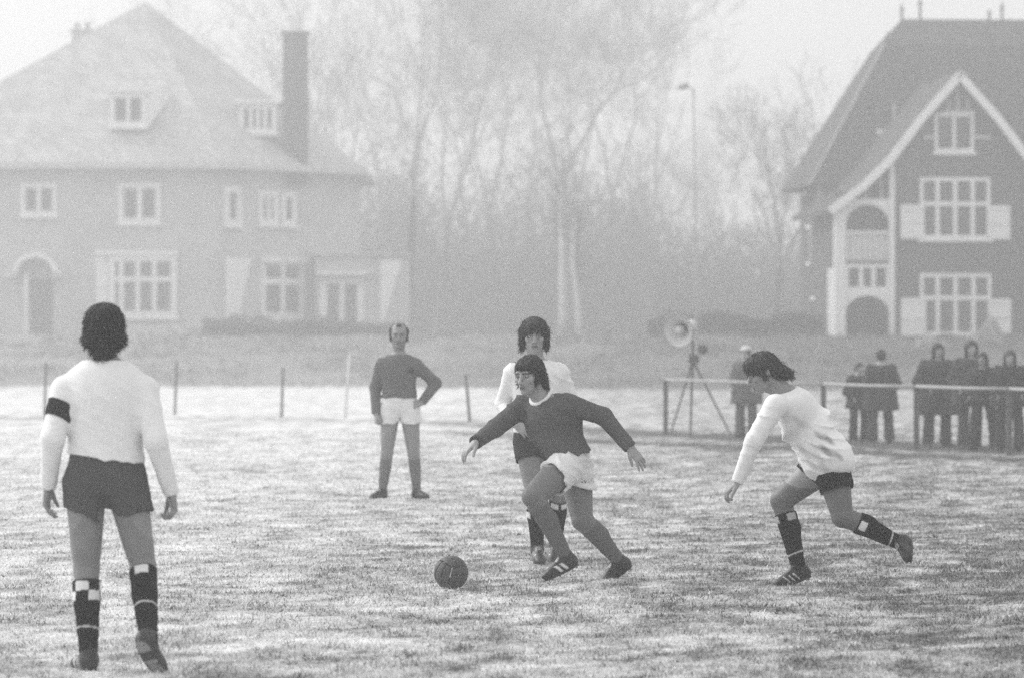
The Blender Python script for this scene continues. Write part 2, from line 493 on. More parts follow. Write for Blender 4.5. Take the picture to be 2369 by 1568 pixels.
    # corner porch with a balcony over it
    MB().box(X(1928), X(1954), -.22, .06, Z(900), Z(472)).build("porch_post", wh, root)
    MB().box(X(2056), X(2068), -.24, .05, Z(830), Z(380)).build("porch_post", wh, root)
    MB().box(X(1928), X(1942), .10, 1.68, Z(900), Z(620)).build("side_wall", M['cream_paint'], root)
    def arch(x0, x1, ztop, zspring, name):
        mb = MB(); n = 8; cx = (x0 + x1) / 2; rx = (x1 - x0) / 2; rz = ztop - .18 - zspring
        for i in range(n):
            a0 = math.pi * i / n; a1 = math.pi * (i + 1) / n
            q0 = (cx - rx * math.cos(a0), zspring + rz * math.sin(a0)); q1 = (cx - rx * math.cos(a1), zspring + rz * math.sin(a1))
            mb.prism([q0, q1, (q1[0], ztop), (q0[0], ztop)], -.16, -.04)
        mb.build(name, wh, root)
    arch(X(1954), X(2056), Z(672), Z(725), "arch")
    arch(X(1954), X(2056), Z(462), Z(520), "arch")
    w = window(root, X(1954), X(2056), Z(672), Z(612), -.05, 3, (1,), fr=.12, bar=.15, sill=False)
    MB().box(X(1954), X(2056), .02, .20, Z(604), Z(542)).build("balcony_parapet", M['cream_paint'], root)
    MB().box(X(1954), X(2056), -.10, .24, Z(542), Z(535)).build("balcony_rail", wh, root)
    for i in range(8):
        x = X(1960) + i * (X(2052) - X(1960)) / 7
        MB().box(x - .03, x + .03, -.03, .015, Z(600), Z(545)).build("baluster", M['white_paint'], root)
    MB().box(X(1954), X(2056), -.08, 1.6, Z(612), Z(604)).build("balcony_floor", M['dark_void'], root)
    for a, b, c, d, e in ((1998, 2005, 460, 425, .14), (1975, 2056, 466, 460, .13), (2035, 2040, 460, 400, .14)):
        MB().box(X(a), X(b), -e, -.02, Z(c), Z(d)).build("gable_timber", M['cream_paint'], root)
    # flank of the main block, narrow pale windows seen almost end on
    for yv, z0, z1 in ((9.2, 640, 492), (9.2, 462, 408), (12.5, 600, 500), (11.0, 800, 680)):
        mb = MB(); x = X(1978)
        mb.box(x - .09, x - .004, yv - .6, yv + .6, Z(z0), Z(z1)); f = mb.build("window", wh, root)
        for k in (-1, 1):
            MB().box(x - .115, x - .092, yv + k * .29 - .22, yv + k * .29 + .22, Z(z0) + .12, Z(z1) - .12).build("pane", M['glass'], f)
    return root

# ---- hipped villa at the left
def left_house():
    D = 182.0; s = FPX / D
    o = pt(290, 790, D); root = empty("hipped_villa", o)
    tag(root, "large pale misty villa with steep hipped roof, dormers and tall chimney", "house")
    X = lambda u: (u - 290) / s
    Z = lambda v: (790 - v) / s
    br = M['brick_pale']; wh = M['white_paint']
    # plan: front, a canted side running back to the right
    xa, xb, xc = X(-300), X(500), X(795)
    yc = 6.5
    plan = [(xa, 0), (xb, 0), (xc, yc), (xc, 20), (xa, 20)]
    zt = Z(378); zb = Z(860)
    n = len(plan)
    vs = [(x, y, zb) for x, y in plan] + [(x, y, zt) for x, y in plan]
    fs = [tuple(range(n - 1, -1, -1)), tuple(range(n, 2 * n))] + [(i, (i + 1) % n, (i + 1) % n + n, i + n) for i in range(n)]
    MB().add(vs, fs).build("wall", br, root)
    # roof
    e = .75
    ev = [(xa - e, -e), (xb + .3, -e), (xc + e, yc - .4), (xc + e, 20 + e), (xa - e, 20 + e)]
    ap = (X(292), 9.5, Z(-6) + .55); ap2 = (X(262), 11.5, Z(0) + .55)
    vs = [(x, y, zt - .02) for x, y in ev] + [(x, y, zt - .28) for x, y in ev] + [ap, ap2]
    fs = [(0, 1, 10), (1, 2, 10), (2, 3, 11, 10), (3, 4, 11), (4, 0, 10, 11), (9, 8, 7, 6, 5)] + [(i, i + 5, (i + 1) % 5 + 5, (i + 1) % 5) for i in range(5)]
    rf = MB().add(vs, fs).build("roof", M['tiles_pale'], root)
    gut = MB()
    gut.box(ev[0][0], ev[1][0], -e - .12, -e - .005, zt - .25, zt + .03)
    gut.build("gutter", M['cream_paint'], rf)
    d = np.array([ev[2][0] - ev[1][0], ev[2][1] - ev[1][1]]); L = np.linalg.norm(d); d = d / L; nn = np.array([d[1], -d[0]])
    q = [np.array(ev[1]) + nn * .02, np.array(ev[2]) + nn * .02, np.array(ev[2]) + nn * .13, np.array(ev[1]) + nn * .13]
    MB().add([(a, b, zt - .25) for a, b in q] + [(a, b, zt + .03) for a, b in q], [(0, 1, 2, 3), (7, 6, 5, 4), (0, 4, 5, 1), (1, 5, 6, 2), (2, 6, 7, 3), (3, 7, 4, 0)]).build("gutter", M['cream_paint'], rf)
    # chimneys
    def chimney(u0, u1, v0, v1, y, dy, dark=False):
        mb = MB(); mb.box(X(u0), X(u1), y, y + dy, Z(v1), Z(v0)); mb.box(X(u0) - .08, X(u1) + .08, y - .08, y + dy + .08, Z(v0), Z(v0 - 6))
        c = mb.build("chimney", M['brick_dark'] if dark else br, root)
        return c
    chimney(645, 702, 66, 420, 3.2, 1.1, True)
    c = chimney(118, 166, 40, 220, 8.6, 1.2)
    for u in (128, 153): MB().tube([(X(u), 9.2, Z(34)), (X(u), 9.2, Z(16))], [.13, .11], 8).build("chimney_pot", M['tiles_pale'], c)
    # dormer windows
    def dormer(u0, u1, v0, v1, y, dep, cols):
        t = MB(); t.box(X(u0), X(u1), y, y + dep, Z(v1), Z(v0 + 8)); dd = t.build("dormer", M['cream_paint'], root)
        MB().box(X(u0) - .15, X(u1) + .18, y - .30, y + dep + .1, Z(v0 + 8), Z(v0)).build("dormer_roof", wh, dd)
        window(root, X(u0) + .02, X(u1) - .02, Z(v1) + .02, Z(v0 + 8) - .02, y - .01, cols, (1,), fr=.2, bar=.16)
        return dd
    dd = dormer(248, 336, 203, 292, 1.0, 5.0, 2)
    # raked white cheek of the dormer
    MB().add([(X(337), .9, Z(290)), (X(380), 3.6, Z(206)), (X(337), .9, Z(206)), (X(341), .9, Z(290)), (X(384), 3.6, Z(206)), (X(341), .9, Z(206))], [(0, 1, 2), (5, 4, 3), (0, 3, 4, 1), (1, 4, 5, 2), (2, 5, 3, 0)]).build("cheek", wh, dd)
    dormer(540, 632, 222, 302, 3.4, 4.0, 4)
    # first-floor windows
    window(root, X(48), X(132), Z(500), Z(424), 0, 2, (1,), fr=.18, bar=.2)
    window(root, X(274), X(372), Z(518), Z(424), 0, 2, (1,), fr=.2, bar=.22)
    # ground floor: wide window with blinds drawn at its sides
    window(root, X(252), X(410), Z(735), Z(590), -.05, 4, (.36, .64), fr=.26, bar=.2, colw=[.12, .3, .3, .3])
    shutter(root, X(222), X(250), Z(730), Z(592), -.02)
    MB().box(X(222), X(412), -.25, -.16, Z(590), Z(580)).build("lintel", wh, root)
    # door canopy at the far left
    mb = MB(); nseg = 8
    for i in range(nseg):
        a0 = math.pi * i / nseg; a1 = math.pi * (i + 1) / nseg
        f = lambda a, r: (X(86) - r * math.cos(a), Z(636) + r * .95 * math.sin(a))
        mb.prism([f(a0, .78), f(a1, .78), f(a1, 1.0), f(a0, 1.0)], -.9, -.02)
    mb.box(X(20), X(45), -.9, -.02, Z(640), Z(632)); mb.box(X(128), X(145), -.9, -.02, Z(640), Z(632))
    mb.build("door_canopy", wh, root)
    MB().box(X(62), X(68), -.86, -.78, Z(785), Z(636)).build("canopy_post", wh, root)
    MB().box(X(70), X(122), -.05, -.005, Z(785), Z(645)).build("door", M['dark_void'], root)
    # windows and door on the canted side
    side = empty("canted_side", (xb, 0, 0), math.atan2(yc, xc - xb)); side.parent = root
    Ls = math.hypot(xc - xb, yc); k = Ls / (xc - xb)
    S = lambda u: (X(u) - xb) * k * 1.0
    def swin(u0, u1, v0, v1, cols, rows=(1,), **kw):
        return window(side, S(u0), S(u1), Z(v1), Z(v0), 0, cols, rows, **kw)
    swin(516, 552, 430, 522, 1, (1,), fr=.28, bar=.1)
    swin(590, 632, 436, 518, 2, (1,), fr=.26, bar=.2); swin(640, 672, 438, 518, 1, (1,), fr=.26)
    swin(596, 690, 598, 738, 2, (.34, .66), fr=.22, bar=.26)
    for a, b in ((594, 638), (646, 692)):
        MB().box(S(a), S(b), -.3, -.11, Z(604), Z(592)).build("lintel", wh, side)
    def awning(par, f, a, b, c, d, y):
        MB().prism([(f(a), Z(c)), (f(b) - .35, Z(c)), (f(b) + .45, Z(d)), (f(a), Z(d))], y - .12, y - .02).build("awning_panel", wh, par)
    awning(side, S, 518, 556, 738, 596, 0)
    # single-storey garden room with a glazed door under a flat hood
    ya = 3.2
    MB().box(X(722), X(938), ya, 13, Z(860), Z(588)).build("garden_room", br, root)
    MB().box(X(716), X(944), ya - .3, 13.2, Z(588), Z(582)).build("flat_roof", M['tiles_pale'], root)
    k2 = D / (D + ya)
    A = lambda u: X(290) + (X(u) - X(290)) + (u - 1184.5) / s * (ya / D)
    awning(root, A, 880, 908, 742, 598, ya)
    dw = MB(); dw.box(A(740), A(757), ya - .12, ya - .004, Z(778), Z(640)); dw.box(A(826), A(843), ya - .12, ya - .004, Z(778), Z(640)); dw.box(A(757), A(826), ya - .12, ya - .004, Z(655), Z(640)); dw.box(A(785), A(797), ya - .10, ya - .004, Z(778), Z(650)); dw.box(A(797), A(826), ya - .10, ya - .004, Z(778), Z(750))
    dr = dw.build("garden_door", wh, root)
    for a, b, c in ((758, 784, 776), (798, 825, 749)):
        MB().box(A(a), A(b), ya - .05, ya - .02, Z(c), Z(657)).build("pane", M['glass'], dr)
    MB().box(A(732), A(852), ya - .75, ya - .01, Z(634), Z(626)).build("door_hood", wh, root)
    # steps with a pale raked wall below the wide window
    st = MB(); st.prism([(X(396), Z(748)), (X(418), Z(748)), (X(462), Z(782)), (X(440), Z(782))], -2.2, -1.6); st.build("step_wall", M['cream_paint'], root)
    MB().box(X(255), X(396), -2.2, -1.8, Z(800), Z(752)).build("terrace_wall", br, root)
    return root

right_house(); left_house()
# ------------------------------------------------------------------ figures: smooth solids meshed from distance fields
def V3(*a): return np.array(a, float)
def unit(v):
    v = np.asarray(v, float); return v / (np.linalg.norm(v) + 1e-12)
def lerp(a, b, t): return np.asarray(a, float) * (1 - t) + np.asarray(b, float) * t

class Fr:
    """local frame"""
    def __init__(s, o, x, y, z):
        s.o = np.asarray(o, float); s.m = np.array([x, y, z], float)
    def __call__(s, x, y, z): return s.o + x * s.m[0] + y * s.m[1] + z * s.m[2]
    def inv(s, P): return (P - s.o) @ s.m.T

def frame_fz(o, f, up):
    """x right, y forward, z up"""
    y = unit(f); z = unit(np.asarray(up, float) - y * np.dot(up, y)); x = np.cross(y, z)
    return Fr(o, x, y, z)

class Sdf:
    def __init__(s):
        s.ops = []; s.lo = np.full(3, 1e9); s.hi = np.full(3, -1e9); s.disp = None
    def _add(s, fn, lo, hi, k, mode):
        s.ops.append((fn, np.asarray(lo), np.asarray(hi), k, mode))
        if mode == 'u':
            s.lo = np.minimum(s.lo, lo); s.hi = np.maximum(s.hi, hi)
        return s
    def cone(s, a, b, ra, rb, k=.02, mode='u', clips=(), sq=None):
        a = np.asarray(a, float); b = np.asarray(b, float); ba = b - a; L2 = max(ba @ ba, 1e-9)
        def fn(P):
            q = P - a
            t = np.clip(q @ ba / L2, 0, 1)
            q = q - t[:, None] * ba
            if sq is not None:                      # squash along an axis
                ax, f = sq
                q = q + np.outer(q @ ax, ax) * (f - 1)
            d = np.sqrt((q * q).sum(1)) - (ra + (rb - ra) * t)
            for p0, n in clips:
                d = np.maximum(d, (P - p0) @ n)
            return d
        r = max(ra, rb)
        return s._add(fn, np.minimum(a, b) - r, np.maximum(a, b) + r, k, mode)
    def ell(s, c, r, k=.02, m=None, mode='u', clips=()):
        c = np.asarray(c, float); r = np.asarray(r, float); R = np.eye(3) if m is None else m
        def fn(P):
            q = (P - c) @ R.T
            k0 = np.sqrt(((q / r) ** 2).sum(1)); k1 = np.sqrt(((q / r ** 2) ** 2).sum(1))
            d = k0 * (k0 - 1) / np.maximum(k1, 1e-6)
            for p0, n in clips:
                d = np.maximum(d, (P - p0) @ n)
            return d
        e = np.abs(R.T) @ r if m is not None else r
        return s._add(fn, c - e, c + e, k, mode)
    def loft(s, A, B, ts, rx, ry, sideA, sideB, bend=0.0, k=.02, grow=0.0, clips=(), t0=0., t1=1.):
        A = np.asarray(A, float); B = np.asarray(B, float); ax = B - A; L = np.linalg.norm(ax); ax = ax / L
        sA = unit(sideA); sB = unit(sideB)
        ts = np.asarray(ts, float); rx = np.asarray(rx, float) + grow; ry = np.asarray(ry, float) + grow
        fine = np.linspace(ts[0], ts[-1], 200)
        def sm(v):
            w = np.interp(fine, ts, v); ker = np.hanning(25); ker /= ker.sum()
            return np.convolve(np.pad(w, 12, 'edge'), ker, 'valid')
        rxf, ryf = sm(rx), sm(ry)
        mid = unit(np.cross(unit(lerp(sA, sB, .5)), ax))
        def fn(P):
            q = P - A
            t = q @ ax / L
            tc = np.clip(t, ts[0], ts[-1])
            w = tc * tc * (3 - 2 * np.clip(tc, 0, 1)); w = np.clip(w, 0, 1)[:, None]
            sd = sA * (1 - w) + sB * w
            sd = sd - (sd @ ax)[:, None] * ax; sd /= np.linalg.norm(sd, axis=1)[:, None]
            fw = np.cross(sd, ax)
            c = A + tc[:, None] * L * ax + (bend * np.sin(np.pi * np.clip(tc, 0, 1)))[:, None] * mid
            e = P - c
            x = (e * sd).sum(1); y = (e * fw).sum(1)
            RX = np.interp(tc, fine, rxf); RY = np.interp(tc, fine, ryf)
            k0 = np.sqrt((x / RX) ** 2 + (y / RY) ** 2); k1 = np.sqrt((x / RX ** 2) ** 2 + (y / RY ** 2) ** 2)
            d = np.where(k0 < 1e-3, -np.minimum(RX, RY), k0 * (k0 - 1) / np.maximum(k1, 1e-6))
            ex = np.maximum(np.maximum(ts[0] - t, t - ts[-1]), -1) * L
            d = np.maximum(d, ex)
            for p0, n in clips:
                d = np.maximum(d, (P - p0) @ n)
            return d
        r = max(rx.max(), ry.max()) + abs(bend)
        a2 = A + ax * L * ts[0]; b2 = A + ax * L * ts[-1]
        return s._add(fn, np.minimum(a2, b2) - r, np.maximum(a2, b2) + r, k, 'u')
    def eval(s, P, margin):
        d = np.full(len(P), .25)
        for fn, lo, hi, k, mode in s.ops:
            m = margin + k
            idx = np.nonzero(((P > lo - m) & (P < hi + m)).all(1))[0]
            if len(idx) == 0: continue
            e = fn(P[idx]); o = d[idx]
            if mode == 'u':
                h = np.clip(.5 + .5 * (e - o) / k, 0, 1)
                d[idx] = e * (1 - h) + o * h - k * h * (1 - h)
            else:
                e = -e
                h = np.clip(.5 - .5 * (e - o) / k, 0, 1)
                d[idx] = e * (1 - h) + o * h + k * h * (1 - h)
        if s.disp is not None:
            idx = np.nonzero(np.abs(d) < .05)[0]
            if len(idx): d[idx] = d[idx] + s.disp(P[idx])
        return d
    def eval_blocks(s, P, blo, bhi):
        d = np.full(P.shape[:2], .25)
        for fn, lo, hi, k, mode in s.ops:
            m = .02 + k
            sel = np.nonzero(((bhi > lo - m) & (blo < hi + m)).all(1))[0]
            if len(sel) == 0: continue
            e = fn(P[sel].reshape(-1, 3)).reshape(len(sel), -1); o = d[sel]
            if mode == 'u':
                h = np.clip(.5 + .5 * (e - o) / k, 0, 1)
                d[sel] = e * (1 - h) + o * h - k * h * (1 - h)
            else:
                e = -e
                h = np.clip(.5 - .5 * (e - o) / k, 0, 1)
                d[sel] = e * (1 - h) + o * h + k * h * (1 - h)
        if s.disp is not None:
            m = np.abs(d) < .05
            if m.any(): d[m] = d[m] + s.disp(P[m])
        return d
    def mesh(s, vox):
        B = 10
        lo = s.lo - vox * 3; n = np.ceil((s.hi - s.lo + vox * 6) / vox).astype(int) + 1
        nb = (n + B - 1) // B; n = nb * B
        bi = np.stack(np.meshgrid(*[np.arange(k) for k in nb], indexing='ij'), -1).reshape(-1, 3)
        cen = lo + (bi * B + (B - 1) / 2.) * vox
        half = B * vox * .87
        act = bi[np.abs(s.eval(cen, half + .04)) < half * 1.35 + .018]
        off = np.stack(np.meshgrid(*[np.arange(B)] * 3, indexing='ij'), -1).reshape(-1, 3)
        G = np.full(n, .25, np.float32)
        CH = 700
        for c in range(0, len(act), CH):
            blk = act[c:c + CH]
            ii = blk[:, None, :] * B + off[None]
            G[ii[..., 0], ii[..., 1], ii[..., 2]] = s.eval_blocks(lo + ii * vox, lo + blk * B * vox, lo + (blk * B + B - 1) * vox)
        return surface_net(G, lo, vox)

def surface_net(G, lo, vox):
    S = G < 0
    c = S[:-1, :-1, :-1].astype(np.uint8)
    for dx, dy, dz in [(1, 0, 0), (0, 1, 0), (0, 0, 1), (1, 1, 0), (1, 0, 1), (0, 1, 1), (1, 1, 1)]:
        c = c + S[dx:dx + c.shape[0], dy:dy + c.shape[1], dz:dz + c.shape[2]]
    mixed = (c > 0) & (c < 8)
    ci = np.argwhere(mixed)
    idx = np.full(mixed.shape, -1, np.int32); idx[mixed] = np.arange(len(ci))
    corners = np.array([(x, y, z) for x in (0, 1) for y in (0, 1) for z in (0, 1)])
    vals = np.stack([G[ci[:, 0] + a, ci[:, 1] + b, ci[:, 2] + d] for a, b, d in corners], 1).astype(float)
    acc = np.zeros((len(ci), 3)); cnt = np.zeros(len(ci))
    for i in range(8):
        for j in range(i + 1, 8):
            if np.abs(corners[i] - corners[j]).sum() != 1: continue
            a, b = vals[:, i], vals[:, j]
            m = (a < 0) != (b < 0)
            t = np.where(m, a / np.where(m, a - b, 1), 0)
            acc += np.where(m[:, None], corners[i] + t[:, None] * (corners[j] - corners[i]), 0); cnt += m
    verts = lo + (ci + acc / cnt[:, None]) * vox
    quads = []
    for ax in range(3):
        o1, o2 = [k for k in range(3) if k != ax]
        sl = [slice(None)] * 3; sh = [slice(None)] * 3
        sl[ax] = slice(0, -1); sh[ax] = slice(1, None)
        a = S[tuple(sl)]; b = S[tuple(sh)]
        e = np.argwhere(a != b)
        e = e[(e[:, o1] > 0) & (e[:, o2] > 0) & (e[:, o1] < idx.shape[o1]) & (e[:, o2] < idx.shape[o2])]
        def cell(d1, d2):
            q = e.copy(); q[:, o1] -= d1; q[:, o2] -= d2
            return idx[q[:, 0], q[:, 1], q[:, 2]]
        Q = np.stack([cell(1, 1), cell(0, 1), cell(0, 0), cell(1, 0)], 1)
        ins = S[e[:, 0], e[:, 1], e[:, 2]]
        flip = ins if ax != 1 else ~ins
        Q[~flip] = Q[~flip][:, ::-1]
        quads.append(Q)
    return verts, np.concatenate(quads)

def folds(seed, amp, dirs, wl=.06, sharp=2.0):
    """cloth folds: wandering creases that stand out from the body"""
    r = np.random.default_rng(seed)
    W = []
    for d in dirs:
        d = unit(d); W.append((d * np.pi / (wl * r.uniform(.8, 1.3)), r.normal(0, 1, 3) * 8, r.uniform(0, 6, 2), r.normal(0, 1, 3) * 5.5))
    def fn(P):
        o = 0
        for kv, wv, ph, mv in W:
            w = .75 * np.sin(P @ wv + ph[0]) + .35 * np.sin(P @ (wv[::-1] * 1.9) + ph[1])
            m = np.clip(.35 + .75 * np.sin(P @ mv + ph[1] * 2), 0, 1)
            o = o + m * (1 - np.abs(np.sin(P @ kv + w))) ** sharp
        return -amp * o
    return fn

UP = np.array([0., 0., 1.])
# ---- anatomy
T_TS = [-.16, -.06, .08, .28, .45, .66, .82, .93, 1.0]
T_RX = [.120, .160, .166, .150, .150, .168, .172, .150, .085]
T_RY = [.085, .110, .118, .106, .108, .122, .115, .090, .062]

def head_shape(b, F, neck, big=1.0, jaw=1.0):
    f = lambda x, y, z: F(x * big, y * big, z * big)
    r = lambda *a: np.array(a) * big
    b.ell(f(0, -.018, .035), r(.074, .095, .083), .02, F.m)
    b.ell(f(0, .022, -.03), r(.060 * jaw, .066, .084), .03, F.m)
    for s in (-1, 1):
        b.cone(f(s * .050 * jaw, -.004, -.062), f(s * .008, .064, -.098), .020 * big, .018 * big, .025)
        b.ell(f(s * .043, .060, -.022), r(.022, .020, .020), .02, F.m)
    b.ell(f(0, .070, -.100), r(.020, .018, .018), .015, F.m)
    b.cone(f(-.036, .076, .022), f(.036, .076, .022), .014 * big, .014 * big, .016)
    b.ell(f(0, .068, -.062), r(.032, .026, .034), .015, F.m)
    for s in (-1, 1):
        b.ell(f(s * .031, .100, .002), r(.019, .018, .013), .012, F.m, 's')
        b.ell(f(s * .031, .076, .001), r(.0135, .0125, .0125), .003, F.m)
    b.cone(f(0, .086, .010), f(0, .112, -.034), .0085 * big, .0125 * big, .009)
    for s in (-1, 1):
        b.ell(f(s * .012, .098, -.040), r(.009, .011, .008), .006, F.m)
    b.cone(f(-.018, .086, -.062), f(.018, .086, -.062), .0085 * big, .0085 * big, .006)
    b.cone(f(-.016, .085, -.076), f(.016, .085, -.076), .009 * big, .009 * big, .006)
    b.cone(f(-.021, .098, -.0695), f(.021, .098, -.0695), .004 * big, .004 * big, .004, 's')
    for s in (-1, 1):
        b.ell(f(s * .077, -.014, -.006), r(.011, .020, .032), .006, F.m)
        b.ell(f(s * .090, -.010, -.004), r(.008, .011, .018), .005, F.m, 's')
    b.cone(f(0, -.030, -.060), neck, .056 * big, .060 * big, .03)
    b.cone(f(0, .010, -.095), lerp(f(0, -.02, -.1), neck, .8), .030, .045, .03)

def head_paint(P, F, skin, big=1.0, brow=.06, lip=.75, stubble=0.0, tache=0.0):
    q = F.inv(P) / big
    x, y, z = np.abs(q[:, 0]), q[:, 1], q[:, 2]
    t = np.full(len(P), skin)
    front = y > .03
    if stubble > 0:
        w = np.clip((-.035 - z) / .02, 0, 1) * np.clip((z + .15) / .03, 0, 1) * (y > -.01)
        t *= 1 - stubble * w
    if tache > 0:
        t = np.where(front & (x < .030) & (z < -.046) & (z > -.060), t * (1 - tache), t)
    t = np.where(front & (x < .021) & (z < -.060) & (z > -.082), t * lip, t)
    t = np.where(front & (np.abs(z + .0695) < .0032) & (x < .022), t * .25, t)
    t = np.where(front & (x > .010) & (x < .052) & (np.abs(z - (.021 - .10 * np.abs(x - .03))) < .0058), brow, t)
    e = ((x - .031) / .0145) ** 2 + ((z - .001) / .0065) ** 2
    t = np.where(front & (e < 1.55), skin * .28, t)
    t = np.where(front & (e < .8), .45, t)
    t = np.where(front & (((x - .031) / .0062) ** 2 + ((z - .001) / .0062) ** 2 < 1), .02, t)
    t = np.where(front & (x > .004) & (x < .014) & (z < -.043) & (z > -.050) & (y > .09), skin * .25, t)
    return t

def hand_shape(b, wrist, d, back, thumb, curl=(.35, .4, .45, .5), spread=.10, sc=1.0, thumb_out=.35):
    """d: wrist to knuckles, back: out of the back of the hand, thumb: towards the thumb"""
    X = unit(d); Z = unit(np.asarray(back, float) - X * np.dot(back, X)); Y = np.cross(Z, X)
    if np.dot(Y, thumb) < 0: Y = -Y
    L = lambda x, y, z: np.asarray(wrist) + sc * (x * X + y * Y + z * Z)
    ys = (.029, .010, -.010, -.028); ln = (.070, .078, .073, .058); bx = (.090, .092, .088, .080)
    for i in range(4):
        b.cone(L(-.02, ys[i] * .45, 0), L(bx[i], ys[i], 0), .0175 * sc, .0118 * sc, .012)
    for i in range(4):
        p = L(bx[i], ys[i], 0); an = 0.0
        yd = math.sin(spread * (1.5 - i)); 
        for j, fr in enumerate((.46, .30, .24)):
            an += curl[i] * (1.0, 1.2, .8)[j]
            dv = unit(math.cos(an) * X - math.sin(an) * Z + yd * Y * (1 if j == 0 else .6))
            q = p + dv * ln[i] * fr * sc
            b.cone(p, q, (.0098, .0090, .0082)[j] * sc, (.0090, .0082, .0070)[j] * sc, .003)
            p = q
    p0 = L(.012, .020, -.006); p1 = L(.046, .040 + .02 * thumb_out, -.014)
    dv = unit(X * (1 - .3 * thumb_out) + Y * thumb_out - Z * .25)
    b.cone(p0, p1, .016 * sc, .0125 * sc, .010)
    p2 = p1 + dv * .033 * sc
    b.cone(p1, p2, .0120 * sc, .0105 * sc, .003)
    b.cone(p2, p2 + unit(dv - .25 * Z) * .026 * sc, .0105 * sc, .0085 * sc, .003)

def leg_shape(b, hip, knee, ankle, fwd, sc=1.0, grow=0.0):
    hip, knee, ankle = map(lambda v: np.asarray(v, float), (hip, knee, ankle))
    th = unit(knee - hip); sh = unit(ankle - knee)
    back = -np.asarray(fwd, float); back = unit(back - sh * np.dot(back, sh))
    fth = np.asarray(fwd, float); fth = unit(fth - th * np.dot(fth, th))
    g = grow
    b.cone(hip, lerp(hip, knee, .97), .086 * sc + g, .055 * sc + g, .03)
    b.cone(lerp(hip, knee, .22) + fth * .016, lerp(hip, knee, .80) + fth * .012, .070 * sc + g, .050 * sc + g, .03)
    b.cone(lerp(hip, knee, .15) - fth * .020, lerp(hip, knee, .75) - fth * .008, .066 * sc + g, .048 * sc + g, .03)
    b.ell(knee + fth * .012, np.array([.052, .052, .056]) * (1 + .5 * (sc - 1)) + g, .02)
    b.ell(knee + unit(fth - sh * .2) * .040, np.array([.026, .026, .030]) + g, .012)
    b.ell(lerp(hip, knee, .86) + fth * .030 + np.cross(th, fth) * .026, np.array([.026, .026, .036]) * sc + g, .02)
    b.cone(knee, ankle, .050 * sc + g, .034 * (1 + .4 * (sc - 1)) + g, .02)
    b.cone(lerp(knee, ankle, .10) + back * .012, lerp(knee, ankle, .42) + back * .020, .046 * sc + g, .045 * sc + g, .025)
    b.cone(lerp(knee, ankle, .42) + back * .020, lerp(knee, ankle, .75) + back * .006, .043 * sc + g, .032 * sc + g, .025)

def arm_shape(b, sh, el, wr, sc=1.0, g=0.0):
    b.cone(sh, lerp(sh, el, .35), .060 * sc + g, .052 * sc + g, .03)
    b.cone(lerp(sh, el, .1), el, .052 * sc + g, .041 * sc + g, .02)
    b.cone(el, lerp(el, wr, .35), .041 * sc + g, .042 * sc + g, .02)
    b.cone(lerp(el, wr, .3), wr, .042 * sc + g, .027 * sc + g, .02)

def boot_obj(parent, ankle, toe, up, stripes=3, stripe_w=.011, tone=.028, ground_z=None, vox=.005, studs=True, length=1.0, lace=.5, name="boot"):
    """ankle: ankle joint; toe: direction of the toes; up: out of the top of the foot"""
    x = unit(toe); z = unit(np.asarray(up, float) - x * np.dot(up, x)); y = np.cross(z, x)
    o = np.asarray(ankle, float) - x * .062 - z * .088
    F = Fr(o, x, y, z); s = Sdf(); fl = [(F(0, 0, .0), -z)]
    s.ell(F(.045, 0, .038), (.048, .036, .050), .02, F.m, clips=fl)
    s.cone(F(.05, 0, .045), F(.19 * length, 0, .030), .040, .034, .025, clips=fl)
    s.ell(F(.205 * length, .004, .026), (.068, .043, .032), .025, F.m, clips=fl)
    s.cone(F(.058, 0, .060), F(.062, 0, .104), .046, .045, .02, clips=[(F(.06, 0, .108), z)])
    s.cone(F(.092, 0, .080), F(.165, 0, .050), .030, .024, .02, clips=fl)
    s.cone(F(.100, 0, .085), F(.088, 0, .128), .014, .011, .012, sq=(x, 1.8))        # tongue
    s.ell(F(.14, 0, -.001), (.14, .046, .009), .004, F.m)                             # sole
    if studs:
        for px, py in ((.03, .02), (.03, -.02), (.16, .03), (.16, -.03), (.215, .024), (.215, -.024)):
            s.cone(F(px * length, py, .0), F(px * length, py, -.013), .0075, .006, .003)
    v, q = s.mesh(vox)
    l = F.inv(v)
    t = np.full(len(v), tone)
    if stripes:
        c = l[:, 0] - .62 * (l[:, 2] - .03)
        for i in range(stripes):
            c0 = (.098 + .033 * i if stripes == 3 else .105 + .042 * i)
            m = (np.abs(c - c0) < stripe_w * .5) & (l[:, 2] > .010) & (l[:, 2] < .062) & (np.abs(l[:, 1]) > .016)
            t[m] = .72
    m = (l[:, 2] > .062) & (l[:, 0] > .085) & (l[:, 0] < .15) & (np.abs(np.sin(l[:, 0] * 300)) > .75) & (np.abs(l[:, 1]) < .02) & (l[:, 2] < .1)
    t[m] = lace
    m = (l[:, 2] < .012) & (l[:, 2] > -.004) & (np.abs(l[:, 1]) > .03)
    t[m] = tone * 1.6
    sole = l[:, 2] < -.003
    t[sole] = .30
    t[sole & (np.abs(l[:, 0] - .105) < .028)] = .05
    t[sole & (np.abs(l[:, 1]) > .034)] = .03
    t[l[:, 2] < -.0105] = .04
    return mesh_obj(name, v, q, M['boot'], parent, True, t)

